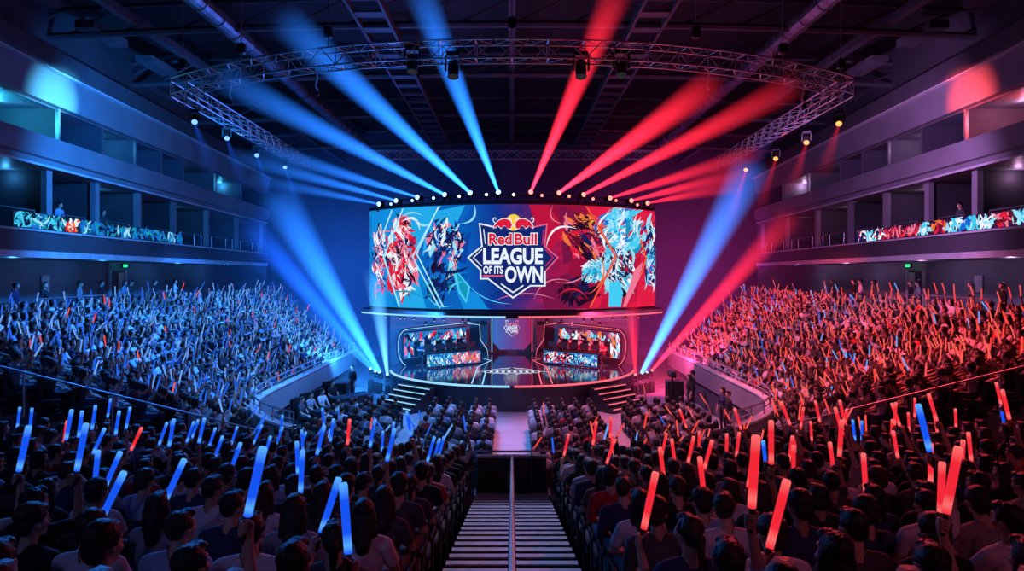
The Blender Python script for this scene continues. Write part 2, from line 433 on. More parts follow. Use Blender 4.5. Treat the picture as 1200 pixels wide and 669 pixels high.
def figure(arms, stand=False, turn=0., lean=0., nod=0., hair=None, female=False, long_sleeve=False):
    """prims of a person facing +Y, origin on the tread under the hips; returns (prims, [(grip centre, stick axis)], head matrix)"""
    pr = Prims(); up = .40 if stand else 0; g = []
    sh = .165 if female else .19
    hz = .53+up
    L = lambda z: -.02+lean*(z-.53-up)            # the trunk leans
    # trunk
    pr.ell((0, L(hz)-.0, hz+.02), (.165, .12, .11), TROUS)
    pr.ell((0, L(hz+.16)-.005, hz+.16), (.145 if not female else .13, .105, .15), SHIRT)
    pr.ell((0, L(hz+.33)-.005, hz+.31), (.165 if not female else .148, .115, .17), SHIRT)
    if female:
        for q in (-1, 1): pr.ell((q*.07, L(hz+.3)+.09, hz+.29), (.06, .05, .06), SHIRT)
    pr.cap((-sh+.03, L(hz+.43), hz+.435), (sh-.03, L(hz+.43), hz+.435), .062, .062, SHIRT)
    for q in (-1, 1):
        pr.cap((0, L(hz+.47), hz+.475), (q*(sh-.03), L(hz+.43), hz+.445), .055, .05, SHIRT)
    nb = (0, L(hz+.46)-.005, hz+.46); hc = Vector((0, L(hz+.66)+.025, hz+.655))
    pr.cap(nb, (0, hc.y-.02, hc.z-.06), .057, .054, SKIN)
    # head
    hm = Matrix.Translation(hc) @ Matrix.Rotation(turn, 4, 'Z') @ Matrix.Rotation(nod, 4, 'X')
    h3 = (nod, 0, turn)
    def hp(x, y, z): return tuple(hm @ Vector((x, y, z)))
    pr.ell(hp(0, -.008, .025), (.076, .094, .088), SKIN, h3)
    pr.ell(hp(0, .022, -.04), (.06, .068, .075), SKIN, h3)
    pr.ell(hp(0, .062, -.085), (.03, .026, .025), SKIN, h3)
    pr.cap(hp(0, .088, .022), hp(0, .104, -.018), .009, .014, SKIN)
    pr.ell(hp(0, .081, -.052), (.025, .014, .012), SKIN, h3)
    pr.ell(hp(0, .078, .04), (.05, .016, .014), SKIN, h3)
    for q in (-1, 1):
        pr.ell(hp(q*.077, -.008, -.008), (.011, .02, .032), SKIN, h3)
        pr.ell(hp(q*.045, .055, -.02), (.026, .026, .024), SKIN, h3)
    if hair: hair_prims(pr, hp, h3, hair)
    # legs
    for q in (-1, 1):
        if stand:
            hip = (q*.09, L(hz), hz); kn = (q*.095, L(hz)+.02, .50); an = (q*.10, L(hz)-.02, .09); toe = (q*.125, L(hz)+.14, .035)
        else:
            hip = (q*.09, 0, hz); kn = (q*(.09 if female else .11), .42, .525); an = (q*.12, .36, .09); toe = (q*.14, .50, .035)
        pr.cap(hip, kn, .08, .06, TROUS); pr.cap(kn, an, .057, .04, TROUS)
        pr.cap((an[0], an[1]-.03, .045), toe, .042, .034, SHOE)
    # arms
    for q, (kind, el, wr, ax) in ((-1, arms[0]), (1, arms[1])):
        s0 = Vector((q*sh, L(hz+.43), hz+.43)); el = Vector((q*el[0], el[1], el[2]+up)); wr = Vector((q*wr[0], wr[1], wr[2]+up)); ax = Vector((q*ax[0], ax[1], ax[2])).normalized()
        mid = s0.lerp(el, .62)
        pr.cap(s0, mid, .056, .05, SHIRT); pr.cap(mid, el, .046, .041, SHIRT if long_sleeve else SKIN)
        pr.cap(el, el.lerp(wr, .35), .041, .039, SHIRT if long_sleeve else SKIN); pr.cap(el.lerp(wr, .35), wr, .039, .027, SKIN)
        if kind == 'hold': g.append((hand(pr, wr, ax, wr-el, q, True), ax))
        else: hand(pr, wr, ax, Vector((q*.3, 0, 1)), q, False)
    return pr, g, hm
def hair_prims(pr, hp, h3, kind):
    pr.ell(hp(0, -.022, .048), (.086, .097, .084), HAIR, h3)
    pr.ell(hp(0, -.058, -.005), (.072, .05, .062), HAIR, h3)
    pr.ell(hp(0, .052, .098), (.06, .04, .028), HAIR, h3)
    for q in (-1, 1): pr.ell(hp(q*.07, .0, .035), (.018, .035, .042), HAIR, h3)
    if kind == 'long':
        pr.cap(hp(0, -.06, -.02), hp(0, -.095, -.22), .075, .06, HAIR)
        for q in (-1, 1): pr.cap(hp(q*.066, -.02, .0), hp(q*.085, -.035, -.2), .035, .03, HAIR)
    elif kind == 'bob':
        pr.ell(hp(0, -.045, -.03), (.092, .07, .085), HAIR, h3)
        for q in (-1, 1): pr.cap(hp(q*.072, -.005, .01), hp(q*.074, .0, -.075), .026, .028, HAIR)
    elif kind == 'ponytail':
        pr.ell(hp(0, -.115, .03), (.03, .03, .03), HAIR, h3); pr.cap(hp(0, -.125, .02), hp(0, -.14, -.17), .035, .018, HAIR)
    elif kind == 'thick':
        pr.ell(hp(0, -.02, .07), (.096, .108, .085), HAIR, h3); pr.ell(hp(0, -.07, .0), (.08, .05, .08), HAIR, h3)
LAP = ('rest', (.235, .08, .73), (.12, .27, .63), (-.35, .9, -.2))
HOLD = ('hold', (.245, .13, .77), (.22, .31, .97), (-.02, .12, 1))
HOLDT = ('hold', (.25, .10, .79), (.25, .27, .98), (-.32, .2, 1))
RAISE = ('hold', (.255, .17, .98), (.22, .21, 1.25), (.16, .1, 1))
OVER = ('hold', (.25, .08, 1.2), (.19, .14, 1.45), (-.28, .1, 1))
TYPE = ('rest', (.26, .14, .86), (.14, .40, .865), (-.15, 1, -.05))
DOWN = ('rest', (.25, -.03, .73), (.24, .05, .48), (0, .1, -1))
# name: (arms, kwargs)
POSES = {
 'hold_right': ((LAP, HOLD), {}),
 'hold_left': ((HOLDT, LAP), {'turn': .25}),
 'raise_right': ((LAP, RAISE), {'turn': -.2}),
 'lap': ((LAP, LAP), {'turn': .1, 'nod': -.08}),
 'over': ((LAP, OVER), {'lean': .05}),
 'lap_lean': ((LAP, LAP), {'lean': .18, 'turn': -.35}),
}
GRIPS, LODN, NEAR = {}, {}, {}
def arrays(pr, voxel, ratio, smooth=2):
    co, fa = fuse(pr, voxel, ratio, smooth); cen = co[fa].mean(1); return co, fa, pr.tags(cen)
def eye_faces(co, fa, tg, hm):
    inv = np.array(hm.inverted()); c = co[fa].mean(1); l = c @ inv[:3, :3].T+inv[:3, 3]
    for q in (-1, 1): tg[(np.linalg.norm(l-V(q*.031, .082, .018), axis=1) < .0135)] = EYE
    return tg
def to_mesh(name, co, fa, mats, idx=None, smooth=True):
    me = bpy.data.meshes.new(name); nf = len(fa)
    me.vertices.add(len(co)); me.vertices.foreach_set('co', np.ascontiguousarray(co, dtype=np.float32).ravel())
    me.loops.add(nf*3); me.loops.foreach_set('vertex_index', np.ascontiguousarray(fa, dtype=np.int32).ravel())
    me.polygons.add(nf); me.polygons.foreach_set('loop_start', np.arange(nf, dtype=np.int32)*3)
    try: me.polygons.foreach_set('loop_total', np.full(nf, 3, dtype=np.int32))
    except Exception: pass
    for m in mats: me.materials.append(m)
    if idx is not None: me.polygons.foreach_set('material_index', np.asarray(idx, dtype=np.int32))
    if smooth: me.polygons.foreach_set('use_smooth', np.ones(nf, dtype=bool))
    me.update(calc_edges=True); me.validate(); return me
def sub(co, fa, mask, off):
    """the faces of a region pushed outward: a garment"""
    n = np.zeros_like(co); fn = np.cross(co[fa[:, 1]]-co[fa[:, 0]], co[fa[:, 2]]-co[fa[:, 0]])
    for j in range(3): np.add.at(n, fa[:, j], fn)
    n /= np.linalg.norm(n, axis=1)[:, None]+1e-9
    f = fa[mask]; u, inv = np.unique(f, return_inverse=True)
    return co[u]+n[u]*off, inv.reshape(-1, 3)
def near_parts(pose, female, hairs, long_sleeve, stand=False):
    arms, kw = POSES[pose]
    pr, g, hm = figure(arms, female=female, long_sleeve=long_sleeve, stand=stand, **kw)
    co, fa, tg = arrays(pr, .0085, .22)
    tg = eye_faces(co, fa, tg, hm)
    key = (pose, female)
    idx = np.where(tg == EYE, 1, 0)
    d = {'body': to_mesh('body', co, fa, [skinA, eyem], idx), 'grip': g}
    for nm, t, o in (('shirt', SHIRT, .011), ('trousers', TROUS, .009)):
        c2, f2 = sub(co, fa, tg == t, o); d[nm] = to_mesh(nm, c2, f2, [shirtM['white'] if t == SHIRT else trousA if t == TROUS else shoem])
    for nm, sd in (('shoe', -1), ('shoe_', 1)):
        c2, f2 = sub(co, fa, (tg == SHOE) & (co[fa].mean(1)[:, 0]*sd > 0), .006); d[nm] = to_mesh('shoe', c2, f2, [shoem])
    for h in hairs:
        hp = lambda x, y, z: tuple(hm @ Vector((x, y, z)))
        p2 = Prims(); hair_prims(p2, hp, (kw.get('nod', 0), 0, kw.get('turn', 0)), h)
        c2, f2 = fuse(p2, .011, .5, 1); c2 = c2+rng.normal(0, .0022, c2.shape); d['hair_'+h] = to_mesh('hair', c2, f2, [hairA])
    return d
def low(pose, female, hair, ratio, voxel=.016, long_sleeve=False, stand=False, arms=None, kw=None):
    if arms is None: arms, kw = POSES[pose]
    pr, g, hm = figure(arms, female=female, hair=hair, long_sleeve=long_sleeve, stand=stand, **kw)
    return (*arrays(pr, voxel, ratio, 1), g)
NEARSETS = []
for i, pose in enumerate(POSES):
    NEARSETS.append((pose, False, near_parts(pose, False, ['short', 'thick'], i % 3 == 2)))
    if pose in ('hold_right', 'lap', 'raise_right', 'hold_left'): NEARSETS.append((pose, True, near_parts(pose, True, ['long', 'bob', 'ponytail'], False)))
MIDS = []
for pose in POSES:
    for fem, hair in ((False, 'short'), (True, 'long'), (False, 'thick')):
        MIDS.append((pose, fem, low(pose, fem, hair, .17)))
FARS = []
for pose in POSES:
    for fem, hair in ((False, 'short'), (True, 'bob')):
        FARS.append((pose, fem, low(pose, fem, hair, .07, .026)))
STANDS = [low(None, f, h, .2, .016, True, True, (DOWN, DOWN), {'turn': t}) for f, h, t in ((False, 'short', .2), (True, 'long', -.3), (False, 'thick', 0))]
PLAYER = low(None, False, 'short', .2, .016, False, False, (TYPE, TYPE), {'lean': .08, 'nod': -.1})
def slotset(o, mats):
    for i, m in enumerate(mats):
        o.material_slots[i].link = 'OBJECT'; o.material_slots[i].material = m
def person_near(ns, M, shirt, trous, skin, hairm, hair):
    pose, fem, d = ns[:3]
    o = bpy.data.objects.new('person', d['body']); COL.objects.link(o); o.matrix_world = M; slotset(o, [skin, eyem])
    for nm, me, mat in (('hair', d['hair_'+hair], hairm), ('shirt', d['shirt'], shirtM[shirt]), ('trousers', d['trousers'], trous), ('shoe', d['shoe'], shoem), ('shoe', d['shoe_'], shoem)):
        c = bpy.data.objects.new(nm, me); COL.objects.link(c); c.parent = o; slotset(c, [mat])
    return o
MIDMESH = {}
def person_mid(key, data, M, shirt, trous, skin, hairm):
    if key not in MIDMESH: MIDMESH[key] = to_mesh('person', data[0], data[1], [skinA, shirtM['white'], trousA, shoem, hairA], data[2])
    o = bpy.data.objects.new('person', MIDMESH[key]); COL.objects.link(o); o.matrix_world = M
    slotset(o, [skin, shirtM[shirt], trous, shoem, hairm]); return o
# ---- light sticks
def stickmat(name, c, hot, s):
    m, nt, out = nodes(name)
    tc = nt.nodes.new('ShaderNodeTexCoord'); sp = nt.nodes.new('ShaderNodeSeparateXYZ'); nt.links.new(tc.outputs['Object'], sp.inputs[0])
    mr = nt.nodes.new('ShaderNodeMapRange'); mr.inputs[1].default_value = 0; mr.inputs[2].default_value = .47; nt.links.new(sp.outputs['Z'], mr.inputs[0])
    cr = nt.nodes.new('ShaderNodeValToRGB'); e = cr.color_ramp.elements
    e[0].position = 0; e[0].color = (*c, 1); e[1].position = 1; e[1].color = (*hot, 1)
    for p, q in ((.16, c), (.26, hot), (.4, c), (.8, c)):
        n = e.new(p); n.color = (*q, 1)
    nt.links.new(mr.outputs[0], cr.inputs[0])
    em = nt.nodes.new('ShaderNodeEmission'); nt.links.new(cr.outputs[0], em.inputs[0]); em.inputs[1].default_value = s
    nt.links.new(em.outputs[0], out.inputs[0]); m.cycles.emission_sampling = 'NONE'; return m
STB = stickmat('stick_blue', (.008, .09, .9), (.10, .42, 1.0), 1.0)
STR = stickmat('stick_red', (.9, .022, .04), (1.0, .16, .16), 1.0)
def emf(n, c, s): return emi(n, c, s)
FB = [emf('far_stick_blue', (.02, .14, .9), .9), emf('far_stick_ice', (.16, .4, 1), .95), emf('far_stick_violet', (.2, .22, .9), .8), emf('far_stick_red', (1, .06, .05), 1.0), emf('far_stick_coral', (1, .11, .09), .95), emf('far_stick_pink', (.75, .11, .2), .75)]
def stick_meshes():
    out = {}
    for nm, mt in (('blue', STB), ('red', STR)):
        t = MB(); t.lathe([(.018, .07), (.024, .075), (.026, .46), (.02, .475)], mt, 14)
        g = MB(); g.lathe([(.014, -.06), (.016, -.055), (.016, .07), (.015, .072)], blackm, 10)
        a = t.build('light_stick', smooth=False); b = g.build('grip'); out[nm] = (a.data, b.data)
        bpy.data.objects.remove(a); bpy.data.objects.remove(b)
    return out
STM = stick_meshes()
def light_stick(colr, M, label, near, group=None):
    o = bpy.data.objects.new('light_stick', STM[colr][0]); COL.objects.link(o); o.matrix_world = M
    if near: c = bpy.data.objects.new('grip', STM[colr][1]); COL.objects.link(c); c.parent = o
    return tag(o, label, 'light stick', group)
def axis_matrix(c, ax):
    q = Vector((0, 0, 1)).rotation_difference(Vector(ax).normalized()); return Matrix.Translation(Vector(c)) @ q.to_matrix().to_4x4()
# ---- seats (origin like the person's)
def seat_meshes():
    d = {}
    m = MB(); m.box((0, .03, .37), (.45, .44, .07), seatm, bev=.025); d['seat_cushion'] = m
    m = MB(); 
    rows = []
    for j, (z, y, w) in enumerate(((.40, -.205, .20), (.55, -.215, .22), (.72, -.235, .22), (.84, -.25, .19), (.86, -.252, .16))):
        rows.append([(-w, y, z), (-w*.5, y-.012, z), (0, y-.016, z), (w*.5, y-.012, z), (w, y, z), (w, y-.05, z), (0, y-.065, z), (-w, y-.05, z), (-w, y, z)])
    m.strip(rows, seatm); m.add(rows[-1][:-1], [tuple(range(8))], seatm); d['backrest'] = m
    for q, nm in ((-1, ''), (1, '_')):
        m = MB(); m.box((q*.251, -.06, .29), (.022, .09, .58), seatp, bev=.006); d['side_frame'+nm] = m
        m = MB(); m.box((q*.247, .0, .60), (.032, .34, .03), seatp, bev=.01); d['armrest'+nm] = m
    out = {}
    for k, m in d.items():
        o = m.build(k); out[k] = o.data; bpy.data.objects.remove(o)
    return out
SEATM = seat_meshes()
def seat(M, label, group=None):
    o = bpy.data.objects.new('auditorium_seat', SEATM['seat_cushion']); COL.objects.link(o); o.matrix_world = M
    for k in ('backrest', 'side_frame', 'armrest', 'side_frame_', 'armrest_'):
        c = bpy.data.objects.new(k.rstrip('_'), SEATM[k]); COL.objects.link(c); c.parent = o
    return tag(o, label, 'seat', group)

# ---- seating plan
spots = []          # (x, y, z, facing angle, section, side, row, seat)
def face(nx, ny, x, y, w=.5):
    tx, ty = -x, 34-y; l = math.hypot(tx, ty); fx, fy = -nx*w+tx/l*(1-w), -ny*w+ty/l*(1-w)
    return math.atan2(-fx, fy)
for s in (-1, 1):
    for k in range(NC):
        for i, (x, y, nx, ny) in enumerate(resample(centre_row(s, k, 0, 39), .56, 1.16)):
            spots.append((x, y, zc(k), face(nx, ny, x, y, .93), 'near', s, k, i))
    for k in range(NS):
        for i, (x, y, nx, ny) in enumerate(resample(side_row(s, k), .5, .4)):
            spots.append((x, y, zs(k), face(nx, ny, x, y, .75), 'side', s, k, i))
    for k in range(11):
        y = 17.9+.73*k
        for i in range(5): spots.append((s*(.82+.5*i), y, 0, 0, 'floor', s, k, i))
        for i in range(5): spots.append((s*(4.35+.5*i), y+.3, 0, -s*-.12 if s < 0 else .12, 'floor_outer', s, k, i))
def proj(x, y, z):
    return (600+F*x/y, 320-F*(z-H)/y) if y > .3 else (-999, -999)
def shirt_pick(): return random.choices([n for n, c in SHIRTS], [5, 9, 4, 3, 3, 1, 2])[0]
cand = []; beyond = []
for sp in spots:
    x, y, z, a, sec, s, k, i = sp
    if y < 1.9: continue
    px, py = proj(x, y, z+1.2)
    if -30 < px < 1230 and 300 < py < 695: cand.append((y, sp))
    elif -500 < px < 1700 and 300 < py < 1100: beyond.append((y, sp))
cand.sort(key=lambda q: q[0])
n_in = len(cand); cand += beyond
NIND, NPARTS = 258, 120
bv, bf, bi, off = [], [], [], 0
CM = [skinA, skinB]+[shirtM[n] for n, c in SHIRTS]+[trousA, trousB, shoem, hairA, hairB]
sv, sf, si, soff = [], [], [], 0
ev_, ef_, eoff = [], [], 0
def tube8(n=6):
    vs = []; fs = []
    for z in (0, 1):
        for q in range(n): vs.append((math.cos(2*PI*q/n), math.sin(2*PI*q/n), z))
    for q in range(n): q2 = (q+1) % n; fs += [(q, q2, n+q2), (q, n+q2, n+q)]
    for q in range(1, n-1): fs += [(0, q+1, q), (n, n+q, n+q+1)]
    return np.array(vs), np.array(fs)
TV, TF = tube8()
def seat_arrays():
    vs, fs, o = [], [], 0
    for k in ('seat_cushion', 'backrest'):
        me = SEATM[k]; n = len(me.vertices); c = np.empty(n*3); me.vertices.foreach_get('co', c); vs.append(c.reshape(-1, 3))
        for p in me.polygons:
            q = list(p.vertices)
            for j in range(1, len(q)-1): fs.append((o+q[0], o+q[j], o+q[j+1]))
        o += n
    return np.concatenate(vs), np.array(fs)
SVA, SFA = seat_arrays()
nidx = {}
for rank, (_, sp) in enumerate(cand):
    x, y, z, a, sec, s, k, i = sp
    solo = rank < NIND
    empty_seat = random.random() < (.03 if sec == 'near' else .05)
    yaw = a+random.uniform(-.06, .06)
    Ms = Matrix.Translation((x, y, z)) @ Matrix.Rotation(a, 4, 'Z')
    where = '%s row from front rail, %s seat %s of stairs' % (nth(k+1), nth(i+1), SIDE[s])
    if sec == 'near' and rank < 230:
        seat(Ms, 'dark folding seat, '+where)
    elif y < 34:
        m = np.array(Ms); c = SVA @ m[:3, :3].T+m[:3, 3]; ev_.append(c); ef_.append(SFA+eoff); eoff += len(c)
    if empty_seat: continue
    M = Matrix.Translation((x+random.uniform(-.01, .01), y+random.uniform(0, .01), z)) @ Matrix.Rotation(yaw, 4, 'Z') @ Matrix.Diagonal((1, 1, random.uniform(.96, 1.03), 1))
    shirt = shirt_pick(); trous = random.choice([trousA, trousA, trousB]); skin = random.choice([skinA, skinA, skinB]); hm = random.choice([hairA, hairA, hairA, hairB])
    pstick = .42 if sec == 'near' else .85 if sec == 'side' else .22
    want = random.random() < pstick
    blue = random.random() < (.965 if s < 0 else .12)
    if sec.startswith('floor'): want = random.random() < .16
    colr = 'blue' if blue else 'red'
    if rank >= n_in and y < 12: want = False
    if solo:
        pool = NEARSETS if rank < NPARTS else MIDS
        pool = [(*q, qi) for qi, q in enumerate(pool) if (q[0] in ('hold_right', 'hold_left', 'raise_right', 'over')) == want]
        q = random.choice(pool)
        if q[0] == 'over' and random.random() < .6: q = random.choice(pool)
        if rank < NPARTS:
            hair = random.choice(['long', 'bob', 'ponytail'] if q[1] else ['short', 'thick']); o = person_near(q, M, shirt, trous, skin, hm, hair); g = q[2]['grip']
        else:
            o = person_mid(q[3], q[2], M, shirt, trous, skin, hm); g = q[2][3]
        if sec != 'near': where = 'floor row %s, %s seat %s of central aisle' % (nth(k+1), nth(i+1), SIDE[s])
        tag(o, 'seated person in %s top, %s' % (shirt, where), 'person', 'audience in the near stand')
        if want and g:
            light_stick(colr, M @ axis_matrix(*g[0]) @ Matrix.Rotation(random.uniform(-.12, .12), 4, 'Y'), 'glowing %s light stick, %s' % (colr, where), rank < NPARTS, 'light sticks held in the near stand')
    else:
        pool = [q for q in FARS if (q[0] in ('hold_right', 'hold_left', 'raise_right', 'over')) == want]
        q = random.choice(pool); co, fa, tg, g = q[2]
        m = np.array(M); c = co @ m[:3, :3].T+m[:3, 3]
        lut = np.array([CM.index(skin), CM.index(shirtM[shirt]), CM.index(trous), CM.index(shoem), CM.index(hm), 0])
        bv.append(c); bf.append(fa+off); bi.append(lut[tg]); off += len(c)
        if want and g:
            A = M @ axis_matrix(*g[0]) @ Matrix.Rotation(random.uniform(-.5, .5), 4, 'Y') @ Matrix.Rotation(random.uniform(-.4, .3), 4, 'X')
            r = .019; L = .38
            m2 = np.array(A); c = (TV*V(r, r, L)) @ m2[:3, :3].T+m2[:3, 3]
            sv.append(c); sf.append(TF+soff); soff += len(c)
            far_end = y > 31
            if blue: mi = random.choice([0, 0, 1] if not far_end else [0, 1, 1, 2]) if s < 0 else random.choice([0, 1])
            else: mi = random.choice([3, 4, 4]) if not far_end else random.choice([3, 4, 5])
            if s > 0 and sec == 'side' and far_end and random.random() < .3: mi = random.choice([1, 2, 5])
            if s < 0 and random.random() < .02: mi = 5
            si.append(np.full(len(TF), mi))
crowd = bpy.data.objects.new('audience_crowd', to_mesh('audience_crowd', np.concatenate(bv), np.concatenate(bf), CM, np.concatenate(bi), False)); COL.objects.link(crowd)
tag(crowd, 'dense seated audience filling the side stands and the floor blocks', 'crowd', kind='stuff')
sticks = bpy.data.objects.new('light_stick_mass', to_mesh('light_stick_mass', np.concatenate(sv), np.concatenate(sf), FB, np.concatenate(si), False)); COL.objects.link(sticks)
tag(sticks, 'countless small blue and red light sticks waved in the far stands', 'light sticks', kind='stuff')
if ev_:
    so = bpy.data.objects.new('seating_mass', to_mesh('seating_mass', np.concatenate(ev_), np.concatenate(ef_), [seatm], None, False)); COL.objects.link(so)
    tag(so, 'rows of dark seats under the far audience', 'seating', kind='stuff')
print('SPOTS', len(spots), 'CAND', len(cand), 'tris', sum(len(f) for f in bf))
# ------------------------------------------------------------------ big curved screen
SR, SYC, SZ0, SZ1 = 8.95, 30.5+8.95, 4.27, 8.98
TH = R(52.4)
def cyl(th, r, z): return (r*math.sin(th), SYC-r*math.cos(th), z)
def scr(px, py, eps=0.0, r=None):
    """where the sight line of a photo pixel meets the screen's surface (used once, to lay the printed design out on it)"""
    r = r or SR+eps; u = (px-600)/F
    A = u*u+1; B = -2*SYC; Cc = SYC*SYC-r*r; disc = max(B*B-4*A*Cc, 0); d = (-B-math.sqrt(disc))/(2*A)
    return (u*d, d, H-(py-320)/F*d)
def arcrow(r, z, n=48, th=TH): return [cyl(-th+2*th*i/n, r, z) for i in range(n+1)]
def flatart(name, polys, mapf, parent, maxl=9):
    """polys: (points, material, layer) drawn flat in 2D, cut small and laid on a surface by mapf(x, y, layer)"""
    MATL = []; V_ = []; F_ = []; I_ = []
    for pts, mat, layer in polys:
        if mat not in MATL: MATL.append(mat)
        bm = bmesh.new(); vs = [bm.verts.new((p[0], p[1], 0)) for p in pts]
        for t in tessellate_polygon([[Vector((p[0], p[1], 0)) for p in pts]]):
            try: bm.faces.new([vs[i] for i in t])
            except ValueError: pass
        if maxl:
            for _ in range(5):
                e = [e for e in bm.edges if e.calc_length() > maxl]
                if not e: break
                bmesh.ops.subdivide_edges(bm, edges=e, cuts=1); bmesh.ops.triangulate(bm, faces=bm.faces[:])
        b = len(V_); bm.verts.index_update()
        V_ += [mapf(v.co.x, v.co.y, layer) for v in bm.verts]
        for f in bm.faces: F_.append([b+v.index for v in f.verts]); I_.append(MATL.index(mat))
        bm.free()
    me = bpy.data.meshes.new(name); me.from_pydata(V_, [], F_)
    for m in MATL: me.materials.append(m)
    me.polygons.foreach_set('material_index', I_); me.update()
    o = bpy.data.objects.new(name, me); COL.objects.link(o); o.parent = parent; return o
def line2(pts, w, closed=False):
    """a stroke as quads"""
    out = []; n = len(pts)
    for i in range(n if closed else n-1):
        a = Vector(pts[i]); b = Vector(pts[(i+1) % n]); d = (b-a).normalized()*w/2; m = Vector((-d.y, d.x))
        a2, b2 = a-d*.8, b+d*.8
        out.append([tuple(a2+m), tuple(b2+m), tuple(b2-m), tuple(a2-m)])
    return out
def taper(pts, w):
    """a stroke that thins to both ends"""
    n = len(pts); L, Rr = [], []
    for i in range(n):
        t = (Vector(pts[min(i+1, n-1)])-Vector(pts[max(i-1, 0)])).normalized(); m = Vector((-t.y, t.x))*w/2*math.sin(PI*(i+.15)/(n-1+.3)); p = Vector(pts[i])
        L.append(tuple(p+m)); Rr.append(tuple(p-m))
    return L+Rr[::-1]
def curve2(p0, p1, bend, n=9):
    p0, p1 = Vector(p0), Vector(p1); d = p1-p0; m = Vector((-d.y, d.x))*bend
    return [tuple(p0+d*t+m*4*t*(1-t)) for t in [i/(n-1) for i in range(n)]]
def shards(cx, cy, rx, ry, n, pal, rnd, l=(8, 26), w=(2, 6), ang=None, layer=1):
    out = []
    if rx > 3: n = int(n*2.2); w = (w[0]*.5, w[1]*.85); l = (l[0]*.5, l[1]*.85); rx *= 1.12; ry *= 1.05
    for i in range(n):
        a = rnd.uniform(0, 2*PI); q = math.sqrt(rnd.random()); x = cx+rx*q*math.cos(a); y = cy+ry*q*math.sin(a)
        dr = (rnd.uniform(0, PI) if ang is None else rnd.gauss(ang, .5)); L = rnd.uniform(*l)/2
        p = curve2((x-L*math.cos(dr), y-L*math.sin(dr)), (x+L*math.cos(dr), y+L*math.sin(dr)), rnd.uniform(-.25, .25), 6)
        out.append((taper(p, rnd.uniform(*w)), rnd.choice(pal), layer+i*.004))
    return out
def E(n, r, g, b, s=1.0): return emi('led_'+n, srgb(r, g, b), s)
cw, cc, cb, cn, cr_, cp, co_, ck, cy_, ci = E('white', 235, 245, 255), E('cyan', 70, 205, 245), E('azure', 20, 110, 215), E('navy', 16, 30, 92), E('red', 222, 30, 60), E('pink', 240, 120, 150), E('orange', 240, 120, 60), E('dark', 30, 12, 40), E('yellow', 250, 205, 70), E('ice', 150, 225, 250)
cm, cd = E('maroon', 110, 18, 45), E('teal', 20, 150, 190)
led = empty('led_screen', (0, 30.5, SZ0))
led.location = (0, 0, 0)
tag(led, 'huge curved screen above the stage with a shield logo on blue and red', 'screen')
# base picture: blue to crimson
m, nt, out = nodes('screen_base')
tc = nt.nodes.new('ShaderNodeTexCoord'); sp = nt.nodes.new('ShaderNodeSeparateXYZ'); nt.links.new(tc.outputs['Generated'], sp.inputs[0])
nz = nt.nodes.new('ShaderNodeTexNoise'); nz.inputs['Scale'].default_value = 5; nz.inputs['Detail'].default_value = 5; nz.inputs['Distortion'].default_value = 1.5
nt.links.new(tc.outputs['Generated'], nz.inputs['Vector'])
ad = nt.nodes.new('ShaderNodeMath'); ad.operation = 'MULTIPLY_ADD'; ad.inputs[1].default_value = .12; nt.links.new(nz.outputs['Fac'], ad.inputs[0])
sb = nt.nodes.new('ShaderNodeMath'); sb.operation = 'SUBTRACT'; sb.inputs[1].default_value = .06; nt.links.new(sp.outputs['X'], sb.inputs[0]); nt.links.new(sb.outputs[0], ad.inputs[2])
cr = nt.nodes.new('ShaderNodeValToRGB'); nt.links.new(ad.outputs[0], cr.inputs[0])
e = cr.color_ramp.elements
e[0].position = 0; e[0].color = (*srgb(10, 120, 200), 1); e[1].position = 1; e[1].color = (*srgb(215, 12, 55), 1)
for p, c in ((.15, (15, 135, 215)), (.33, (6, 95, 190)), (.45, (15, 50, 140)), (.55, (75, 35, 110)), (.63, (150, 22, 75)), (.78, (190, 22, 60))):
    n = e.new(p); n.color = (*srgb(*c), 1)
mv = nt.nodes.new('ShaderNodeMapRange'); mv.inputs[1].default_value = .3; mv.inputs[2].default_value = .75; mv.inputs[3].default_value = .85; mv.inputs[4].default_value = 1.35; nt.links.new(nz.outputs['Fac'], mv.inputs[0])
em = nt.nodes.new('ShaderNodeEmission'); nt.links.new(cr.outputs[0], em.inputs[0]); nt.links.new(mv.outputs[0], em.inputs[1]); nt.links.new(em.outputs[0], out.inputs[0])
m.cycles.emission_sampling = 'FRONT_BACK'
MB().strip([arcrow(SR, SZ0), arcrow(SR, SZ1)], m).build('display_panel', led)
b = MB(); b.strip([arcrow(SR+.02, SZ1), arcrow(SR+.02, SZ1+.1), arcrow(SR-.5, SZ1+.1), arcrow(SR-.5, SZ0-.06), arcrow(SR+.02, SZ0-.06), arcrow(SR+.02, SZ0)], blackm)
for sg in (-1, 1):
    a = cyl(sg*TH, SR+.02, 0); c = cyl(sg*TH, SR-.5, 0); b.add([(a[0], a[1], SZ0), (a[0], a[1], SZ1), (c[0], c[1], SZ1), (c[0], c[1], SZ0)], [(0, 1, 2, 3)], blackm)
b.build('bezel', led)
rn = random.Random(11)
P = []
def Lz(zx, zy): return (430+zx/5.15, 235+zy/5.15)
def Rz(zx, zy): return (650+zx/5.144, 235+zy/5.144)
tone = [E('tone_%d' % i, *c) for i, c in enumerate(((18, 140, 222), (12, 98, 190), (36, 170, 235), (12, 68, 165)))]; toneR = [E('tone_r%d' % i, *c) for i, c in enumerate(((190, 20, 62), (150, 16, 60), (225, 30, 70), (120, 20, 70)))]
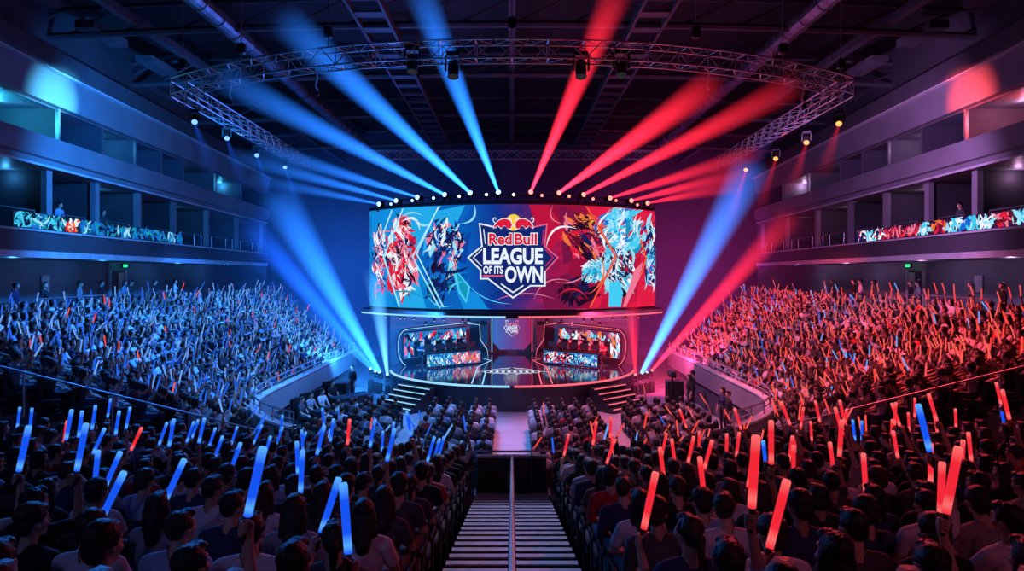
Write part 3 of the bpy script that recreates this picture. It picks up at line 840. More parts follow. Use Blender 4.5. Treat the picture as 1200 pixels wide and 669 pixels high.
for poly, mt in (([(436, 250), (470, 240), (448, 300), (462, 366), (436, 366)], tone[0]), ([(472, 240), (515, 236), (484, 301), (500, 366), (468, 366), (450, 301)], tone[2]), ([(517, 236), (556, 236), (520, 300), (545, 366), (520, 366), (487, 301)], tone[1]), ([(520, 300), (552, 270), (546, 310)], tone[3]), ([(500, 250), (545, 240), (525, 285), (495, 300)], tone[2]), ([(530, 330), (560, 345), (575, 366), (545, 366)], tone[0]),
                 ([(684, 236), (730, 241), (760, 250), (768, 252), (768, 366), (690, 366), (722, 301)], toneR[2]), ([(640, 236), (682, 236), (719, 301), (688, 366), (650, 366), (672, 300)], toneR[1]), ([(655, 240), (680, 250), (690, 300), (660, 310)], toneR[3]), ([(724, 301), (752, 290), (745, 366), (700, 366)], toneR[0]), ([(620, 240), (640, 236), (662, 270), (640, 300)], toneR[0]), ([(630, 330), (668, 320), (684, 366), (640, 366)], toneR[3])):
    P.append((poly, mt, .4+.05*(len(P) % 6)))
# left half: energy shards and light chevrons (a generic design)
P += shards(444, 305, 8, 38, 34, [cr_, cp, cn, cw, cb], rn, (10, 30), (2, 5), PI/2*.95)
P += shards(472, 300, 15, 42, 60, [cr_, cw, cp, cn, cr_, cw, ck], rn, (10, 34), (3, 8), 1.1)
P += shards(471, 320, 10, 26, 26, [cr_, cr_, cm, cw], rn, (12, 30), (4, 8), 1.25)
P += shards(522, 290, 18, 30, 54, [cn, cn, cb, cw, ci, ck, cp], rn, (10, 34), (3, 8), 1.9)
P += shards(520, 328, 22, 16, 24, [cn, cb, cd, cn], rn, (16, 40), (4, 9), 2.3)
for p0, p1, bd, w, mt in (((485, 254), (506, 262), .25, 3, ci), ((492, 270), (470, 260), .4, 3, cw), ((515, 318), (550, 312), .1, 4, cn), ((470, 255), (495, 253), -.2, 2, ci), ((540, 262), (556, 240), .3, 2.5, ci), ((500, 345), (530, 358), .2, 2, cc), ((525, 345), (545, 330), -.2, 2.5, cc), ((455, 345), (500, 352), -.15, 2, cd)):
    P.append((taper(curve2(p0, p1, bd), w), mt, 2.2))
P.append(([Lz(510, 410), Lz(540, 420), Lz(625, 520), Lz(600, 620), Lz(555, 560)], cc, 2.0))
P.append(([Lz(540, 430), Lz(610, 520), Lz(600, 600), Lz(560, 540)], cd, 2.1))
for ch in ([(217, 50), (100, 340), (195, 640)], [(440, 25), (275, 340), (440, 650)], [(150, 60), (80, 250)], [(430, 40), (300, 320), (460, 640)]):
    pts = [Lz(*q) for q in ch]
    P += [(q, cc, 2.6) for q in line2(pts, 1.9)]; P += [(q, cw, 2.8) for q in line2(pts, .7)]
# right half
P += shards(688, 278, 22, 26, 48, [ck, ck, co_, cm, cr_, cp, cn], rn, (10, 32), (4, 9), .5)
P += shards(686, 262, 7, 7, 12, [co_, cy_, co_, ck], rn, (8, 16), (3, 5), 1.2)
P += shards(698, 318, 14, 12, 22, [cc, ci, cd, cw], rn, (10, 26), (3, 7), -.7)
P += shards(678, 340, 16, 12, 22, [ck, cn, cm, ck], rn, (16, 36), (4, 9), -.7)
P += shards(728, 270, 20, 26, 60, [cc, ci, cw, cd, cc, cb], rn, (12, 36), (3, 7), -.9)
P += shards(724, 318, 16, 28, 44, [cn, ck, ci, cw, cm, cc], rn, (12, 34), (3, 8), 1.3)
P += shards(762, 300, 7, 42, 36, [cc, ci, cb, cn, cw], rn, (10, 28), (2, 6), 1.6)
P.append(([Rz(330, 500), Rz(390, 480), Rz(410, 560), Rz(400, 640), Rz(325, 640)], cc, 2.0))
P.append(([Rz(480, 420), Rz(530, 370), Rz(520, 450), Rz(430, 640), Rz(410, 640)], cp, 2.0))
for ch in ([(190, 30), (370, 340), (215, 640)], [(520, 240), (550, 350), (520, 450)]):
    pts = [Rz(*q) for q in ch]
    P += [(q, cr_, 2.6) for q in line2(pts, 2.6)]; P += [(q, co_, 2.8) for q in line2(pts, 1.0)]
for p0, p1, bd, w, mt in (((650, 330), (690, 318), .15, 1.6, cp), ((652, 348), (690, 352), -.3, 1.8, cr_), ((640, 290), (676, 268), -.3, 2.6, cw), ((664, 248), (676, 262), .4, 3, cp), ((648, 240), (660, 262), .35, 1.6, cp), ((625, 352), (670, 330), -.25, 1.5, cp), ((690, 345), (705, 300), .2, 2, co_), ((580, 352), (650, 350), -.1, 1.4, cp), ((545, 330), (600, 356), .12, 1.3, cc)):
    P.append((taper(curve2(p0, p1, bd), w), mt, 2.4))
clampx = lambda x: min(max(x, 436), 768)
def yclamp(x, y):
    q0 = scr(x, 0); d = q0[1]; yt = 320-(SZ1-H)/d*F+.6; yb = 320-(SZ0-H)/d*F-.6
    return min(max(y, yt), yb)
smap = lambda x, y, l: scr(clampx(x), yclamp(clampx(x), y), .004+.006*l)
flatart('picture_shards', P, smap, led)
# logo
def Gz(zx, zy): return (540+zx/5.15, 230+zy/5.15)
navyE, pinkE = E('logo_navy', 20, 38, 110), E('logo_pink', 235, 90, 130)
G = []
out_ = [(113, 165), (235, 195), (400, 195), (520, 168), (505, 300), (585, 370), (508, 455), (508, 540), (420, 540), (315, 612), (165, 497), (120, 497), (120, 445), (45, 370), (128, 300)]
G.append(([Gz(*q) for q in out_], navyE, 3.2))
left = [(210, 188), (113, 165), (128, 300), (45, 370), (120, 445), (120, 497), (165, 497), (315, 612)]
right = [(315, 612), (420, 540), (508, 540), (508, 455), (585, 370), (505, 300), (520, 168), (425, 188)]
G += [(q, cw, 3.6) for q in line2([Gz(*q) for q in left], 1.7)]
G += [(q, cw, 3.6) for q in line2([Gz(*q) for q in right[:4]], 1.7)]
G += [(q, pinkE, 3.6) for q in line2([Gz(*q) for q in right[3:]], 1.7)]
G += [(q, cw, 3.6) for q in line2([Gz(*q) for q in [(138, 200), (148, 285)]], 1)]
G += [(q, cw, 3.6) for q in line2([Gz(*q) for q in [(126, 322), (76, 370), (126, 420)]], 1)]
G += [(q, cr_, 3.6) for q in line2([Gz(*q) for q in [(512, 322), (558, 370), (512, 420)]], 1.3)]
G += [(q, cr_, 3.6) for q in line2([Gz(*q) for q in [(500, 205), (492, 290)]], 1.2)]
G += [(q, cw, 3.6) for q in line2([Gz(*q) for q in [(245, 530), (315, 580), (375, 540)]], 1.6)]
G += [(q, pinkE, 3.6) for q in line2([Gz(*q) for q in [(135, 480), (255, 480)]], 1.6)]
shield = flatart('shield', G, smap, led)
B_ = []
B_.append(([Gz(318+46*math.cos(a), 158+50*math.sin(a)) for a in [2*PI*i/28 for i in range(28)]], cy_, 4.0))
bull = [(303, 192), (309, 172), (300, 150), (284, 139), (262, 136), (240, 141), (222, 152), (208, 166), (199, 184), (203, 193), (212, 184), (226, 177), (236, 188), (247, 193), (256, 178), (270, 179), (279, 191), (292, 196)]
for sg in (1, -1):
    fx = lambda q: Gz(q[0] if sg > 0 else 636-q[0], q[1])
    B_.append(([fx((252+(q[0]-252)*1.09, 166+(q[1]-166)*1.16)) for q in bull], cw, 4.2)); B_.append(([fx(q) for q in bull], cr_, 4.5))
    B_ += [(q, cw, 4.5) for q in line2([fx(q) for q in [(210, 165), (197, 150), (195, 135), (207, 129), (211, 138)]], 1.0)]
    B_ += [(q, cw, 4.6) for q in line2([fx(q) for q in [(288, 140), (300, 130), (306, 141)]], .8)]
flatart('bull_emblem', B_, smap, led)
def text_polys(txt, box, mat, layer, bold, mapz):
    cu = bpy.data.curves.new('t', 'FONT'); cu.body = txt; cu.offset = bold; cu.resolution_u = 4; cu.fill_mode = 'FRONT'
    o = bpy.data.objects.new('t', cu); COL.objects.link(o); bpy.context.view_layer.update()
    me = bpy.data.meshes.new_from_object(o.evaluated_get(bpy.context.evaluated_depsgraph_get()))
    xs = [v.co.x for v in me.vertices]; ys = [v.co.y for v in me.vertices]
    x0, x1, y0, y1 = min(xs), max(xs), min(ys), max(ys); X0, Y0, X1, Y1 = box
    f = lambda v: mapz(X0+(v.x-x0)/(x1-x0)*(X1-X0), Y1-(v.y-y0)/(y1-y0)*(Y1-Y0))
    res = [([f(me.vertices[i].co) for i in p.vertices], mat, layer) for p in me.polygons]
    bpy.data.objects.remove(o); return res
T = text_polys('LEAGUE', (135, 310, 495, 410), cw, 4.4, .035, Gz)+text_polys('OF ITS', (135, 420, 255, 468), cw, 4.4, .03, Gz)+text_polys('OWN', (267, 422, 495, 522), cw, 4.4, .03, Gz)
T += text_polys('Red', (164, 219, 312, 297), cw, 4.7, .075, Gz)+text_polys('Bull', (318, 219, 465, 297), cw, 4.7, .075, Gz)
T += text_polys('Red', (170, 224, 308, 292), cr_, 5.1, .03, Gz)+text_polys('Bull', (324, 224, 460, 292), cr_, 5.1, .03, Gz)
flatart('lettering', T, smap, led)

# ------------------------------------------------------------------ canopy ring under the screen and light ring over it
def ledline(col): return emi('strip_'+col, {'blue': (.12, .5, 1), 'red': (1, .10, .12), 'ice': (.3, .68, 1), 'coral': (1, .14, .2)}[col], 1.15)
cano = empty('stage_canopy'); tag(cano, 'curved dark canopy edge with a glowing strip under the big screen', 'canopy')
m = MB(); rr = [SR+.3, SR+.42, SR+.42, SR-1.2, SR-1.2, SR+.3]; zz = [4.2, 4.15, 3.9, 3.85, 4.2, 4.2]
m.strip([arcrow(r, z) for r, z in zip(rr, zz)], staged); m.build('canopy_edge', cano)
for nm, col, a0, a1 in (('light_strip', 'ice', -TH, -.03), ('light_strip', 'coral', .03, TH)):
    arc = lambda r, z: [cyl(a0+(a1-a0)*i/30, r, z) for i in range(31)]
    MB().strip([arc(SR+.425, 3.93), arc(SR+.435, 4.0)], ledline(col)).build(nm, cano)
# ------------------------------------------------------------------ stage
SY, SRAD, SZ = 35.2, 6.2, 1.1
stage = empty('stage'); tag(stage, 'round glossy black stage with a lit blue and red rim', 'stage')
def disc(r, z, a0=-PI, a1=0, n=64): return [(r*math.cos(a0+(a1-a0)*i/n), SY+r*math.sin(a0+(a1-a0)*i/n), z) for i in range(n+1)]
m = MB(); ring = disc(SRAD, SZ, -PI, PI, 80); m.add(ring[:-1], [tuple(range(80))], stagem)
m.box((0, 41.2, SZ/2-.003), (9, 3.4, SZ), stagem); m.build('stage_floor', stage)
m = MB(); m.strip([disc(SRAD, 0, -PI, PI, 80), disc(SRAD, SZ-.1, -PI, PI, 80), disc(SRAD-.05, SZ-.02, -PI, PI, 80)], staged); m.build('skirt', stage)
for col, a0, a1 in (('ice', -PI*.93, -PI*.505), ('coral', -PI*.495, -PI*.07)):
    m = MB(); m.strip([disc(SRAD+.012, SZ-.07, a0, a1), disc(SRAD+.012, SZ+.0, a0, a1), disc(SRAD-.05, SZ+.012, a0, a1)], ledline(col)); m.build('rim_light', stage)
for s, col in ((-1, 'ice'), (1, 'coral')):
    m = MB()
    for x0, y0, x1, y1 in ((1.75, 29.6, 1.75, 35), (1.28, 29.4, 1.28, 33.5), (1.75, 35, 1.15, 37.5), (1.15, 37.5, 1.6, 38.3)):
        a, b = Vector((s*x0, y0, SZ+.008)), Vector((s*x1, y1, SZ+.008)); d = (b-a).normalized()*.03; n = Vector((-d.y, d.x, 0)); m.add([a+n, b+n, b-n, a-n], [(0, 1, 2, 3)], ledline(col))
    m.build('floor_light_line', stage)
# scroll emblem: projected light drawn as glowing strokes on the stage floor
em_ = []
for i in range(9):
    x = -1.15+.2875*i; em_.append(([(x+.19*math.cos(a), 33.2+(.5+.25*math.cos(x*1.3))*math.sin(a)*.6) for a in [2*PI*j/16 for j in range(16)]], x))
m = MB(); lw = emi('emblem_glow', (.75, .85, 1), .9)
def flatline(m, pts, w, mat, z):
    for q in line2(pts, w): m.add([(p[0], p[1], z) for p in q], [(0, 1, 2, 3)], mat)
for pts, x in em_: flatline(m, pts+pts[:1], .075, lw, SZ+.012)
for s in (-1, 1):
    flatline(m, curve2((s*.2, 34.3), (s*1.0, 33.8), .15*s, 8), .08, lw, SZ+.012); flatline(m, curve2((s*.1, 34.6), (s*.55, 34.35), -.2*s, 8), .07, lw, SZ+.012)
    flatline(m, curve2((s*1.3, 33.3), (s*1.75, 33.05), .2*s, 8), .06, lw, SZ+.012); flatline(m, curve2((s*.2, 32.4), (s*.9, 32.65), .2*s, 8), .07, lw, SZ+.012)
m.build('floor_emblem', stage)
# steps at both corners of the stage
for s, col in ((-1, 'ice'), (1, 'coral')):
    st = empty('stage_steps', (s*4.27, 30.08, 0), s*.7); tag(st, 'flight of dark steps with %s lit edges at the %s stage front' % ('blue' if s < 0 else 'red', SIDE[s]), 'steps')
    for i in range(5):
        z = SZ-.18*(i+1)+.0
        m = MB(); m.box((0, -.27*i+.05, z/2), (2.1, .28, z), staged); t = m.build('step', st)
        m = MB(); m.box((0, -.27*i-.1, z-.02), (2.05, .02, .04), ledline(col)); m.build('edge_light', t)
# team pods
rp = random.Random(5)
def plane_map(a, b, z0, z1, n):
    a, b = Vector(a), Vector(b); n = Vector(n)
    return lambda x, y, l: tuple(a.lerp(b, x)+Vector((0, 0, z0+(z1-z0)*y))+n*(.006+.003*l))
def panelart(n, pal, asp):
    out = []
    for cx in [i/(n)+.5/n for i in range(n)]:
        for q in shards(cx*asp, .5, .5*asp/n*1.2, .42, 46, pal, rp, (.12, .55), (.06, .2), rp.uniform(.6, 2.4)):
            pts = [(min(max(p[0]/asp, .005), .995), min(max(p[1], .01), .99)) for p in q[0]]; out.append((pts, q[1], q[2]))
    return out
CH = {}
def gaming_chair():
    o = empty('player_chair')
    m = MB(); m.box((0, .02, .365), (.5, .5, .09), seatp, bev=.03); m.build('seat', o)
    m = MB(); m.box((0, -.29, .85), (.48, .1, .8), seatp, bev=.03); m.build('backrest', o)
    m = MB(); m.lathe([(.28, .006), (.26, .04), (.04, .08), (.035, .33)], blackm, 12); m.build('base', o)
    return o
headm = MB(); headm.tube([(-.088, .02, 1.19), (-.08, .02, 1.27), (0, .02, 1.31), (.08, .02, 1.27), (.088, .02, 1.19)], .014, blackm, 6)
for q in (-1, 1): headm.lathe([(.035, -.015), (.035, .015)], blackm, 10, (1, 0, 0), (q*.09, .02, 1.18))
ho = headm.build('headset'); headd = ho.data; bpy.data.objects.remove(ho)
PLM = to_mesh('person', PLAYER[0], PLAYER[1], [skinA, shirtM['navy'], trousA, shoem, hairA], PLAYER[2])
ch0 = None
for s in (-1, 1):
    side = 'blue' if s < 0 else 'red'; col = 'ice' if s < 0 else 'coral'
    A, B2 = Vector((s*5.64, 35.5, 0)), Vector((s*2.66, 39.4, 0)); d = (B2-A).normalized(); n = Vector((-d.y, d.x, 0)) if s > 0 else Vector((d.y, -d.x, 0)); n = n if n.y < 0 else -n
    w = empty('team_screen'); tag(w, 'angled stage screen of coloured art behind the %s team desk' % side, 'screen')
    m = MB(); a0, b0 = A, B2
    m.add([a0+Vector((0, 0, 1.42)), b0+Vector((0, 0, 1.42)), b0+Vector((0, 0, 2.78)), a0+Vector((0, 0, 2.78))], [(0, 1, 2, 3)], E('panel_blue', 40, 115, 190) if s < 0 else E('panel_rose', 120, 50, 95)); m.build('display_panel', w)
    pal = [cw, cp, cr_, cn, cc, cb, cd, ck] if s < 0 else [cw, cc, ci, ck, cp, cm, cn, co_]
    flatart('picture_shards', panelart(5, pal, 3.6), plane_map(A, B2, 1.42, 2.78, n), w, 0)
    m = MB(); bk = -n*.12
    m.add([A+bk+Vector((0, 0, 1.1)), B2+bk+Vector((0, 0, 1.1)), B2+bk+Vector((0, 0, 2.82)), A+bk+Vector((0, 0, 2.82)), A+Vector((0, 0, 1.38)), B2+Vector((0, 0, 1.38)), B2+Vector((0, 0, 2.82)), A+Vector((0, 0, 2.82))], [(0, 1, 2, 3), (3, 2, 6, 7), (0, 3, 7, 4), (1, 2, 6, 5), (0, 1, 5, 4)], blackm); m.build('housing', w)
    # rounded lit frame round the pod
    fr = empty('pod_frame'); tag(fr, 'rounded %s glowing light frame around the %s team area of the stage' % (side, side), 'light frame')
    u = lambda t, z: A+d*t+n*.25+Vector((0, 0, z))
    Lp = (B2-A).length
    pts = [u(Lp+.1, 3.05), u(2.5, 3.03), u(.3, 3.0), u(-.25, 2.93), u(-.5, 2.72), u(-.6, 2.4), u(-.6, 1.9), u(-.5, 1.55), u(-.3, 1.28), u(-.1, 1.14)]
    m = MB(); m.tube(pts, .02, ledline(col), 6); m.build('light_tube', fr)
    m = MB(); m.tube([p-n*.07 for p in pts], .07, blackm, 6); m.build('frame_rail', fr)
    # desk with a screen front
    da, db = Vector((s*4.28, 34.2, 0)), Vector((s*1.67, 36.2, 0)); dd = (db-da).normalized(); dn_ = Vector((dd.y, -dd.x, 0)); dn_ = dn_ if dn_.y < 0 else -dn_
    dk = empty('team_desk'); tag(dk, 'long desk with a glowing picture front for the %s team on stage' % side, 'desk')
    m = MB(); ang = math.atan2(dd.y, dd.x); mid = (da+db)/2; Ld = (db-da).length
    m.box((mid-dn_*.36+Vector((0, 0, SZ+.765))), (Ld+.1, .74, .05), blackm, ang); m.build('desktop', dk)
    m = MB(); m.box(mid-dn_*.04+Vector((0, 0, SZ+.38)), (Ld, .06, .72), blackm, ang); m.build('front_board', dk)
    m = MB(); m.add([da+Vector((0, 0, SZ+.08)), db+Vector((0, 0, SZ+.08)), db+Vector((0, 0, SZ+.7)), da+Vector((0, 0, SZ+.7))], [(0, 1, 2, 3)], E('panel_blue', 40, 115, 190)); m.build('display_panel', dk)
    pal = [cw, ci, cb, cc, cn, cd] if s < 0 else [cw, cc, ci, cn, cm, cb]
    pal2 = [cp, cr_, cw, co_, cp] if s < 0 else [cw, ck, cm, cr_, cp]
    art = panelart(6, pal, 5); art2 = panelart(6, pal2, 5)
    art = [q for q in art if q[0][0][0] < .48]+[q for q in art2 if q[0][0][0] >= .48]
    flatart('picture_shards', art, plane_map(da, db, SZ+.08, SZ+.7, dn_), dk, 0)
    for j in range(5):
        c = da.lerp(db, .1+.2*j)-dn_*.36
        mn = MB(); mn.box((0, 0, .23), (.5, .03, .3), blackm); mo = mn.build('monitor'); mo.location = c+Vector((0, 0, SZ+.80)); mo.rotation_euler = (0, 0, ang if s < 0 else ang)
        mb2 = MB(); mb2.lathe([(.1, -.005), (.1, .012), (.02, .02), (.02, .1)], blackm, 10); mb2.build('stand', mo)
        tag(mo, 'thin black monitor in front of the %s player on the %s team desk' % (nth(j+1), side), 'monitor')
        pc_ = da.lerp(db, .1+.2*j)-dn_*1.12; fa_ = math.atan2(-dn_.x, dn_.y)
        po = bpy.data.objects.new('person', PLM); COL.objects.link(po); po.location = pc_+Vector((0, 0, SZ)); po.rotation_euler = (0, 0, fa_); slotset(po, [skinA, shirtM['navy' if s < 0 else 'red'], trousA, shoem, hairA])
        tag(po, 'seated player with black headset, %s from the outer end of the %s team desk' % (nth(j+1), side), 'person')
        hh = bpy.data.objects.new('headset', headd); COL.objects.link(hh); hh.parent = po
        if ch0 is None: ch0 = gaming_chair(); c_ = ch0
        else: c_ = copy_tree(ch0)
        c_.location = po.location; c_.rotation_euler = po.rotation_euler
        tag(c_, 'black high-backed chair of the %s player from the outer end of the %s desk' % (nth(j+1), side), 'chair')
    # outer portal line
    ol = empty('portal_light_frame'); tag(ol, 'angular %s light line between the stage centre and the %s team area' % (side, side), 'light frame')
    q = [(545, 379, 39.2), (562, 380.5, 39), (563, 398, 39), (571, 410, 39), (572, 420, 38.4)]
    pts = [Vector((-s*at(a, b_, c_).x, at(a, b_, c_).y, at(a, b_, c_).z)) for a, b_, c_ in q]
    pts[-1].z = SZ+.02
    MB().tube(pts, .02, ledline(col), 6).build('light_tube', ol)
    MB().tube([p+Vector((0, .08, 0)) for p in pts], .07, blackm, 6).build('frame_rail', ol)
    pl = empty('portal_column'); tag(pl, 'slim column with a vertical %s light line beside the centre stage screen' % side, 'column')
    m = MB(); m.box((s*1.33, 41.0, (SZ+3.5)/2+.0), (.3, .4, 3.5-SZ), blackm); m.v = [(v[0], v[1], v[2]+0) for v in m.v]; m.build('post', pl)
    m = MB(); m.box((s*1.2, 40.78, 2.3), (.05, .03, 2.2), ledline(col)); m.build('light_tube', pl)
    # dark back panel of the pod
    m = MB(); m.box((s*4.6, 43.2, 2.4), (6.2, .2, 4.6), wallm); tag(m.build('stage_back_panel'), 'back panel of the stage behind the %s team screen' % side, 'panel')
bs = empty('centre_stage_screen'); tag(bs, 'tall hexagonal stage screen with a small pale logo at the centre of the stage', 'screen')
m, nt, out = nodes('centre_screen'); tc = nt.nodes.new('ShaderNodeTexCoord'); sp = nt.nodes.new('ShaderNodeSeparateXYZ'); nt.links.new(tc.outputs['Generated'], sp.inputs[0])
cr = nt.nodes.new('ShaderNodeValToRGB'); nt.links.new(sp.outputs['X'], cr.inputs[0]); cr.color_ramp.elements[0].color = (*srgb(60, 120, 215), 1); cr.color_ramp.elements[1].color = (*srgb(170, 40, 110), 1)
n = cr.color_ramp.elements.new(.5); n.color = (*srgb(110, 80, 170), 1)
em = nt.nodes.new('ShaderNodeEmission'); em.inputs[1].default_value = .8; nt.links.new(cr.outputs[0], em.inputs[0]); nt.links.new(em.outputs[0], out.inputs[0]); m.cycles.emission_sampling = 'NONE'
mb = MB(); mb.add([(-1.15, 41.1, 3.45), (1.15, 41.1, 3.45), (1.15, 41.1, 1.75), (.75, 41.1, 1.3), (-.75, 41.1, 1.3), (-1.15, 41.1, 1.75)], [(0, 5, 4, 3, 2, 1)], m); mb.build('display_panel', bs)
mb = MB(); mb.box((0, 41.25, 2.4), (2.7, .2, 2.6), blackm); mb.build('housing', bs)
def Mz(x, y): return ((x-315)/540*.98, 41.07, 2.62-(y-370)/540*1.15)
lg = [([Mz(*p) for p in []], cw, 0)]
q3 = []
fl = lambda x, y: (x, y)
q3 += [(q, cw, 1) for q in line2(left, 14)]+[(q, cp, 1) for q in line2(right, 14)]
q3 += text_polys('LEAGUE', (135, 310, 495, 410), cw, 2, .035, fl)+text_polys('OF ITS', (135, 420, 255, 468), cw, 2, .03, fl)+text_polys('OWN', (267, 422, 495, 522), cw, 2, .03, fl)+text_polys('Red Bull', (168, 222, 462, 292), cp, 2, .03, fl)
flatart('logo', q3, lambda x, y, l: Mz(x, y), bs, 0)

# ------------------------------------------------------------------ moving-head lights and beams
LENS = {c: emi('lens_'+c, v, s) for c, v, s in (('blue', (.35, .65, 1), 2.5), ('white', (.8, .9, 1), 2.5), ('red', (1, .25, .18), 2.2), ('off', (.02, .02, .025), 1), ('orange', (1, .32, .08), 2.2), ('deep', (.12, .3, 1), 2.5))}
def head_meshes():
    d = {}
    m = MB(); m.box((0, 0, .0), (.3, .26, .1), blackm, bev=.02); d['base'] = m
    m = MB()
    for q in (-1, 1): m.box((q*.17, 0, .2), (.045, .12, .34), blackm, bev=.015)
    d['yoke'] = m
    m = MB(); m.lathe([(.09, -.2), (.12, -.17), (.13, .0), (.115, .16), (.13, .2)], blackm, 14); d['head'] = m
    m = MB(); m.lathe([(.112, .195), (.105, .215), (.03, .222)], LENS['white'], 14); d['lens'] = m
    out = {}
    for k, m in d.items(): o = m.build(k, smooth=False); out[k] = o.data; bpy.data.objects.remove(o)
    return out
HM = head_meshes()
def moving_head(pos, aim, col, label, hang=False, scale=1., group=None):
    """pos: centre of the lens end; aim: unit direction"""
    aim = Vector(aim).normalized(); sc = scale
    root = bpy.data.objects.new('moving_head_light', HM['base']); COL.objects.link(root)
    up = -1 if hang else 1
    c = Vector(pos)-aim*.2*sc
    root.matrix_world = Matrix.Translation(c+Vector((0, 0, -up*.32*sc))) @ Matrix.Rotation(math.atan2(-aim.x, aim.y) if abs(aim.x)+abs(aim.y) > .01 else 0, 4, 'Z') @ Matrix.Diagonal((sc, sc, up*sc, 1))
    yk = bpy.data.objects.new('yoke', HM['yoke']); COL.objects.link(yk); yk.parent = root
    hd = bpy.data.objects.new('head', HM['head']); COL.objects.link(hd); hd.parent = root
    W = Matrix.Translation(c) @ Vector((0, 0, 1)).rotation_difference(aim).to_matrix().to_4x4() @ Matrix.Scale(sc, 4)
    hd.matrix_local = root.matrix_world.inverted() @ W
    ln = bpy.data.objects.new('lens', HM['lens']); COL.objects.link(ln); ln.parent = hd; slotset(ln, [LENS[col]])
    return tag(root, label, 'stage light', group)
# one emission volume paints the lit haze of every beam; its colour is the object's colour
bmm, nt, out = nodes('light_beam_glow')
tc = nt.nodes.new('ShaderNodeTexCoord'); sp = nt.nodes.new('ShaderNodeSeparateXYZ'); nt.links.new(tc.outputs['Object'], sp.inputs[0])
def mth(op, a, b=None, c=None):
    n = nt.nodes.new('ShaderNodeMath'); n.operation = op
    for i, v in enumerate((a, b, c)):
        if v is None: continue
        if isinstance(v, (int, float)): n.inputs[i].default_value = v
        else: nt.links.new(v, n.inputs[i])
    return n.outputs[0]
R0 = .12
r2 = mth('ADD', mth('MULTIPLY', sp.outputs['X'], sp.outputs['X']), mth('MULTIPLY', sp.outputs['Y'], sp.outputs['Y']))
zc_ = mth('MAXIMUM', sp.outputs['Z'], 0.0)
rz = mth('MULTIPLY_ADD', zc_, 1-R0, R0)
q2 = mth('DIVIDE', r2, mth('MULTIPLY', rz, rz))
soft = mth('POWER', mth('MAXIMUM', mth('SUBTRACT', 1.0, q2), 0.0), 1.3)
fall = mth('MULTIPLY', mth('POWER', mth('MAXIMUM', mth('SUBTRACT', 1.0, zc_), 0.0), .65), mth('POWER', mth('DIVIDE', R0, rz), 1.55))
oi = nt.nodes.new('ShaderNodeObjectInfo')
pv = nt.nodes.new('ShaderNodeVolumePrincipled'); pv.inputs['Density'].default_value = 0
nt.links.new(oi.outputs['Color'], pv.inputs['Emission Color']); nt.links.new(mth('MULTIPLY', mth('MULTIPLY', soft, fall), oi.outputs['Alpha']), pv.inputs['Emission Strength'])
nt.links.new(pv.outputs[0], out.inputs['Volume'])
def cone():
    m = MB(); n = 20
    m.lathe([(R0, 0), (1, 1)], bmm, n); o = m.build('light_beam'); d = o.data; bpy.data.objects.remove(o); return d
CONE = cone()
BCOL = {'blue': (.018, .2, 1), 'red': (1, .02, .05), 'ice': (.10, .42, 1), 'deep': (.008, .10, .85), 'rose': (1, .06, .12)}
def beam(a, b, r1, col, power, label, group=None):
    a, b = Vector(a), Vector(b); L = (b-a).length
    o = bpy.data.objects.new('light_shaft', CONE); COL.objects.link(o)
    o.matrix_world = Matrix.Translation(a) @ Vector((0, 0, 1)).rotation_difference((b-a).normalized()).to_matrix().to_4x4() @ Matrix.Diagonal((r1, r1, L, 1))
    o.color = (*BCOL[col], power)
    return tag(o, label, 'light beam', group)
SPOT = []
def haze(loc, rad, col, power, label):  # emission-only glow added as a volume to lift the dark round the stage
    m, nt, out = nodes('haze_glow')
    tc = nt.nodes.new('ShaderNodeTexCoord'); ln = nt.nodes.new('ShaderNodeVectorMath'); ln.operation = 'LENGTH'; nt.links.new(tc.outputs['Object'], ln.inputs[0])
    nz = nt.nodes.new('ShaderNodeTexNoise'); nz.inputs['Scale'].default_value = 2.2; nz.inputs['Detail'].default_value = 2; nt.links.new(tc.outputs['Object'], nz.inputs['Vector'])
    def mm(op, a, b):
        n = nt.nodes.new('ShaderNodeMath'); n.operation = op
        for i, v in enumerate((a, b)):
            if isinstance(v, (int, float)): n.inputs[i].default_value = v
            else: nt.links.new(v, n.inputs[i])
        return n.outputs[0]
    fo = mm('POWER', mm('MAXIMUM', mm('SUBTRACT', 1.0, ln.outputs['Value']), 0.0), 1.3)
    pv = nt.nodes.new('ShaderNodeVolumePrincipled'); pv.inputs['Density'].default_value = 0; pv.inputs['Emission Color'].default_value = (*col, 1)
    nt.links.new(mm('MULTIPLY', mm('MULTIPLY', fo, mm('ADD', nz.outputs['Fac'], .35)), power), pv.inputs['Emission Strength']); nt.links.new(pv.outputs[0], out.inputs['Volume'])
    mb = MB(); mb.lathe([(math.sin(PI*i/12)+1e-4, -math.cos(PI*i/12)) for i in range(13)], m, 24); o = mb.build('stage_haze_glow'); o.location = loc; o.scale = rad
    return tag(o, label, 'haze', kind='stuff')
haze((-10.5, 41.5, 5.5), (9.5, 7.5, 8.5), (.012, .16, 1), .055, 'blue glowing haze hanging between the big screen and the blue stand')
haze((10.5, 41.5, 5.5), (9.5, 7.5, 8.5), (.55, .03, .3), .03, 'dim crimson glowing haze hanging between the big screen and the red stand')
haze((-6.8, 33.2, 1.6), (3.4, 3.2, 2.6), (.015, .22, 1), .10, 'bright blue glowing haze low beside the blue corner of the stage')
haze((6.8, 33.2, 1.6), (3.4, 3.2, 2.6), (.9, .05, .2), .06, 'red glowing haze low beside the red corner of the stage')
ring = empty('light_ring_truss'); tag(ring, 'curved black pipe carrying the row of lights along the top of the big screen', 'truss')
RZ = 9.05
for k in range(2): MB().tube(arcrow(SR-.1, RZ+.06+.26*k, 40, TH*1.04), .035, blackm, 6).build('chord', ring)
